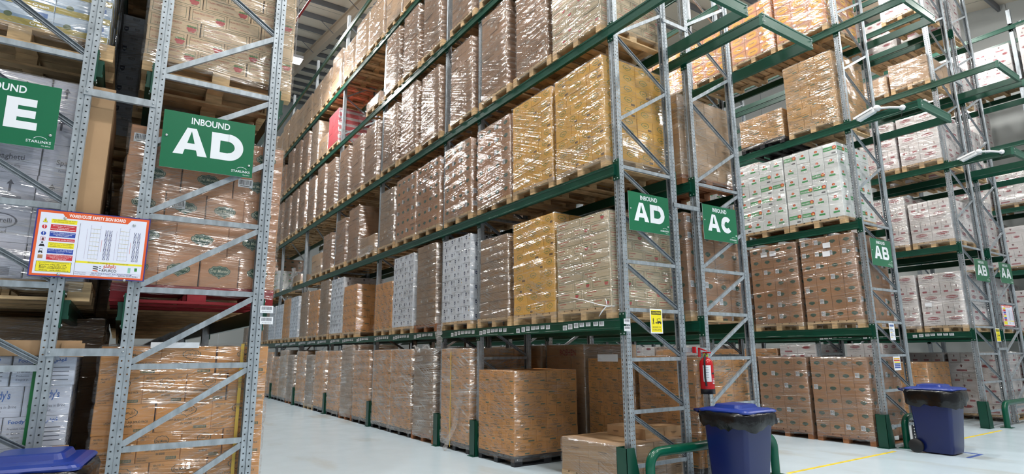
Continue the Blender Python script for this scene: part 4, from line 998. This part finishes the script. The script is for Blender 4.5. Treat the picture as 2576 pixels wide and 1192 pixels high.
def notice(a, w_, h):
    a.rect(w_*.1, h*.8, w_*.9, h*.92, S(90, 110, 160))
    for k in range(7): a.rect(w_*.12, h*(.7-.09*k), w_*(.5+.35*((k*7) % 3)/2), h*(.74-.09*k), (S(230, 200, 70), S(110, 120, 150), S(150, 156, 166))[k % 3])
sheet('notice_sheet', 11.5, 5.028, 1.8, .2, .3, 'white printed notice on the AB rack brace', notice)
def notice2(a, w_, h):
    for k, c in enumerate((S(240, 190, 60), S(206, 60, 60), S(240, 220, 60), S(50, 80, 160), S(50, 80, 160), S(50, 80, 160))): a.rect(w_*.08, h*(.8-.13*k), w_*.92, h*(.9-.13*k), c)
sheet('notice_sheet', 11.5, 5.028, 1.27, .26, .24, 'coloured notice sheet beside the far blue bin', notice2)
def bar_lab(a, w_, h):
    rr = random.Random(3); q = w_*.1
    while q < w_*.9: b = w_*rr.choice((.01, .02)); a.rect(q, h*.42, q+b, h*.88, S(110, 110, 120)); q += b+w_*rr.choice((.012, .02))
    a.text('A01-AD-01-G-10', w_*.5, h*.12, h*.16, S(110, 110, 120), 0, w_*.7, 'c')
sheet('location_label', .985, 5.35, 1.965, .105, .062, 'upper white location label on the close rack post', bar_lab, 'label')
sheet('location_label', .99, 5.35, 1.87, .105, .062, 'lower white location label on the close rack post', bar_lab, 'label')
sheet('location_label', 4.945, 5.028, 1.945, .1, .06, 'upper white location label on the smaller-sign AD rack post', bar_lab, 'label')
sheet('location_label', 4.945, 5.028, 1.86, .1, .06, 'lower white location label on the smaller-sign AD rack post', bar_lab, 'label')

# ------------------------------------------------------------------ column guards and barriers
def guard(x, y, label, h=.55, rz_=0, group=None):
    mb = MB(); t_ = .006
    # folded plate on the aisle side with a wing each side, sloped at the back
    vs = lambda q: None
    mb.box(-.095, -.03, 0, -.089, .135, h)
    for yy in (-.03, .129):
        P = [(-.095, 0), (.12, 0), (.12, .16), (.03, h), (-.095, h)]
        mb.prism(P, yy, yy+t_, lambda u, v, t: (u, t, v))
    mb.box(-.13, -.04, 0, .14, .145, .008)
    tag(mb.obj('post_guard', GREEN, None, (x, y, 0), rz_), label, 'post guard', group)
ORD = ['end', 'second', 'third', 'fourth', 'fifth', 'sixth', 'seventh', 'eighth']
for k, y in enumerate(Y2[:8]): guard(4.985, y, f'green steel post guard at {ORD[k]} post of the smaller-sign AD rack')
guard(11.03, 5.05, 'green steel post guard beside the far blue bin')
guard(15.43, 5.05, 'green steel post guard at AB rack beside AA')
for y in YR[1:3]: guard(11.03, y, f'green steel post guard deeper along the AB rack, {"second" if y < 10 else "third"} post')
def barrier(xa, xb, y, label, h=.5):
    t = thing('barrier_rail', label, 'barrier', (0, 0, 0)); r = .055; b = .16; pts = [(xa, y, 0), (xa, y, h-b)]
    for i in range(1, 7): g = math.pi/2*i/6; pts.append((xa+b*(1-math.cos(g)), y, h-b+b*math.sin(g)))
    pts.append((xb-b, y, h))
    for i in range(1, 7): g = math.pi/2*i/6; pts.append((xb-b+b*math.sin(g), y, h-b+b*math.cos(g)))
    pts.append((xb, y, 0)); MB().tube(pts, r, 14).obj('tube', GREEN2, t)
    for x in (xa, xb): MB().box(x-.1, y-.1, 0, x+.1, y+.1, .01).obj('base_plate', GREEN2, t)
barrier(5.13, 7.5, 4.9, 'green tubular floor barrier behind the middle blue bin')
barrier(11.02+.25, 12.2, 4.88, 'green tubular floor barrier behind the far blue bin', .5)
barrier(15.85, 18.2, 4.88, 'green tubular floor barrier below the AA sign', .5)

# ------------------------------------------------------------------ wheeled bins
BB = mat('bin_body_blue', S(8, 25, 82), .3); BLd = mat('bin_lid_blue', S(26, 54, 140), .32); BAG = mat('bin_liner_black', S(7, 7, 8), .25, bump=.6, scale=14)
RUB = mat('wheel_rubber', S(22, 22, 24), .6)
def rrect(cx, cy_, w_, d, r, z, n=4):
    P = []
    for sx, sy, a0 in ((1, -1, -90), (1, 1, 0), (-1, 1, 90), (-1, -1, 180)):
        for i in range(n+1): g = math.radians(a0+90*i/n); P.append((cx+sx*(w_/2-r)+r*math.cos(g), cy_+sy*(d/2-r)+r*math.sin(g), z))
    return P
def bin_(x, y, rz_, label, s=1.0, seed=1, bag=.1):
    t = thing('wheelie_bin', label, 'bin', (x, y, 0), rz_); t.scale = (s, s, s); rr = random.Random(seed)
    # local: front towards -y, back with hinge and wheels towards +y
    b = MB(); rings = [rrect(0, .0, .43, .47, .05, .02), rrect(0, -.005, .44, .49, .05, .1)]
    for k in range(1, 7): q = k/6; rings.append(rrect(0, -.005-.02*q, .44+.1*q, .49+.11*q, .05, .1+.82*q))
    b.loft(rings, 0, True, False); b.loft([rrect(0, -.025, .58, .64, .06, .92), rrect(0, -.025, .585, .645, .06, .965)], 0, True, True, False)
    b.obj('body', BB, t)
    l = MB(); l.loft([rrect(0, -.03, .60, .68, .06, .968), rrect(0, -.03, .61, .69, .06, .985), rrect(0, -.03, .58, .66, .06, 1.0), rrect(0, -.03, .50, .56, .06, 1.012), rrect(0, -.01, .40, .38, .06, 1.016), rrect(0, -.01, .36, .34, .05, 1.05), rrect(0, -.01, .32, .30, .05, 1.055)], 0, True, True, False)
    l.obj('lid', BLd, t)
    for sx in (-1, 1):
        MB().prism([(-.04, 0), (.04, 0), (.04, .02), (-.04, .02)], -.36, -.30, lambda u, v, q: (sx*.2+u, q, .985+v)).obj('lid_lug', BLd, t)
    h = MB().tube([(-.26, .33, .95), (-.26, .39, .97), (.26, .39, .97), (.26, .33, .95)], .016, 8); h.obj('handle', BB, t)
    g = MB(); n = 40; rs = []
    for k, (gr, z) in enumerate(((.015, .972), (.035, .965), (.05, .93), (.045, .93-bag*.6), (.04, .93-bag))):
        P = []
        for i in range(n):
            a = 2*math.pi*i/n; e = lambda w2, ang: w2
            c_, s_ = math.cos(a), math.sin(a); p = 5; q = (abs(c_/(.295))**p+abs(s_/(.33))**p)**(-1/p)
            wob = rr.uniform(-.012, .014)*(k > 0); zz = z+(rr.uniform(-.03, .03) if k == 4 else rr.uniform(-.006, .006)) - (.05*max(0, math.sin(a-2.2)) if k >= 3 else 0)
            P.append(((q+gr+wob)*c_, -.025+(q+gr+wob)*s_, zz))
        rs.append(P)
    g.loft(rs, 0, False, False).obj('bin_liner', BAG, t)
    for sx in (-1, 1): MB().lathe([(.02, -.03), (.1, -.03), (.105, -.02), (.105, .02), (.1, .03), (.07, .03), (.065, .02), (.02, .02)], (sx*.26, .24, .105), 24, 0, 'x').obj('wheel', RUB, t)
    MB().tube([(-.26, .24, .105), (.26, .24, .105)], .012, 8).obj('axle', RUB, t)
bin_(6.07, 4.42, 0, 'blue wheeled bin with black liner before the AC rack', .97, 3, .1)
bin_(11.2, 4.36, 0, 'blue wheeled bin standing below the first AB sign', 1.02, 4, .17)
bin_(-.36, 4.86, -.12, 'blue bin lid cut off at the lower picture edge', .98, 5, .1)

# ------------------------------------------------------------------ fire extinguisher
t = thing('fire_extinguisher', 'red fire extinguisher hanging on the spacer beside AC rack', 'fire extinguisher', (6.22, 4.9, 0))
REDP = mat('extinguisher_red', S(190, 24, 30), .25)
MB().lathe([(.02, 1.10), (.088, 1.10), (.088, 1.16)], (0, 0, 0), 24).obj('base', PLASTIC_K, t)
MB().lathe([(.085, 1.15), (.085, 1.46), (.075, 1.50), (.045, 1.535), (.028, 1.545), (.028, 1.57)], (0, 0, 0), 24).obj('cylinder', REDP, t)
MB().lathe([(.03, 1.555), (.034, 1.565), (.02, 1.60)], (0, 0, 0), 14).obj('neck', mat('lime_collar', S(180, 200, 60), .4), t)
MB().box(-.02, -.07, 1.595, .02, .03, 1.615).obj('grip', REDP, t)
lv = MB(); lv.add([(-.015, -.02, 1.62), (.015, -.02, 1.62), (.015, .1, 1.655), (-.015, .1, 1.655), (-.015, -.02, 1.63), (.015, -.02, 1.63), (.015, .1, 1.668), (-.015, .1, 1.668)], [(3, 2, 1, 0), (4, 5, 6, 7), (0, 1, 5, 4), (1, 2, 6, 5), (2, 3, 7, 6), (3, 0, 4, 7)]); lv.obj('lever', REDP, t)
MB().tube([(-.02, -.02, 1.59), (-.075, -.05, 1.57), (-.1, -.055, 1.5), (-.1, -.05, 1.3), (-.085, -.05, 1.2)], .012, 8).obj('hose', PLASTIC_K, t)
pl = MB(); n = 8
def arc(g0, g1, z0, z1, mb, m_, r=.0865):
    P = [(math.radians(g0+(g1-g0)*i/n)) for i in range(n+1)]
    for i in range(n): mb.add([(r*math.cos(P[i]), r*math.sin(P[i]), z0), (r*math.cos(P[i+1]), r*math.sin(P[i+1]), z0), (r*math.cos(P[i+1]), r*math.sin(P[i+1]), z1), (r*math.cos(P[i]), r*math.sin(P[i]), z1)], [(0, 1, 2, 3)], m_)
arc(188, 255, 1.25, 1.45, pl, 0); arc(262, 300, 1.34, 1.36, pl, 1); arc(262, 300, 1.22, 1.30, pl, 2)
for q in range(5): arc(192+q*3, 235, 1.42-q*.03, 1.425-q*.03, pl, 3, .0875)
for q in range(4): arc(264, 296, 1.225+q*.018, 1.232+q*.018, pl, 0, .0875)
pl.obj('label', [mat('paper_label', WHITE, .6), PLASTIC_K, REDP, flat(S(120, 124, 140))], t)
MB().box(-.02, .09, 1.55, .02, .1, 1.66).box(-.09, .09, 1.6, -.06, .13, 1.68).obj('wall_bracket', REDP, t)

# ------------------------------------------------------------------ cctv cameras
WP = mat('white_plastic', S(226, 228, 230), .4)
def cctv(x, y, z, label):
    t = thing('cctv_camera', label, 'cctv camera', (x, y, z))
    MB().lathe([(.01, 0), (.05, 0), (.05, -.02), (.035, -.03)], (0, 0, 0), 18, 0, 'x').obj('mount', WP, t)
    MB().tube([(-.02, 0, 0), (-.06, .02, .0), (-.09, .16, .045), (-.1, .34, .09)], .022, 10).obj('arm', WP, t)
    MB().lathe([(.005, -.045), (.05, -.04), (.055, 0), (.05, .04), (.005, .045)], (-.1, .36, .1), 18, 0, 'x').obj('joint', WP, t)
    d = Vector((0, 1, -.28)).normalized(); u = Vector((1, 0, 0)); v = u.cross(d)
    o = Vector((-.1, .38, .085)); mb = MB()
    ring = lambda q, s_: [tuple(o+d*q+u*a*s_+v*b*s_) for a, b in ((-.045, -.04), (.045, -.04), (.05, .0), (.045, .045), (-.045, .045), (-.05, 0))]
    mb.loft([ring(0, .7), ring(.05, 1), ring(.33, 1.05)], 0, True, True, False).obj('housing', WP, t)
    ring2 = lambda q: [tuple(o+d*q+u*a+v*b) for a, b in ((-.06, .02), (-.055, .055), (.055, .055), (.06, .02), (.064, .02), (.058, .06), (-.058, .06), (-.064, .02))]
    MB().loft([ring2(.03), ring2(.38)], 0, True, True, False).obj('sunshade', WP, t)
    MB().tube([(0, 0, -.03), (-.02, .02, -.12), (0, .05, -.16)], .005, 6).obj('cable', PLASTIC_K, t)
cctv(11.0, 4.13, ZL[2]-.06, 'white cctv camera on the end beam below AB rack third shelf')
cctv(15.4, 4.05, ZL[2]-.05, 'white cctv camera at the picture edge on AB rack beside AA')
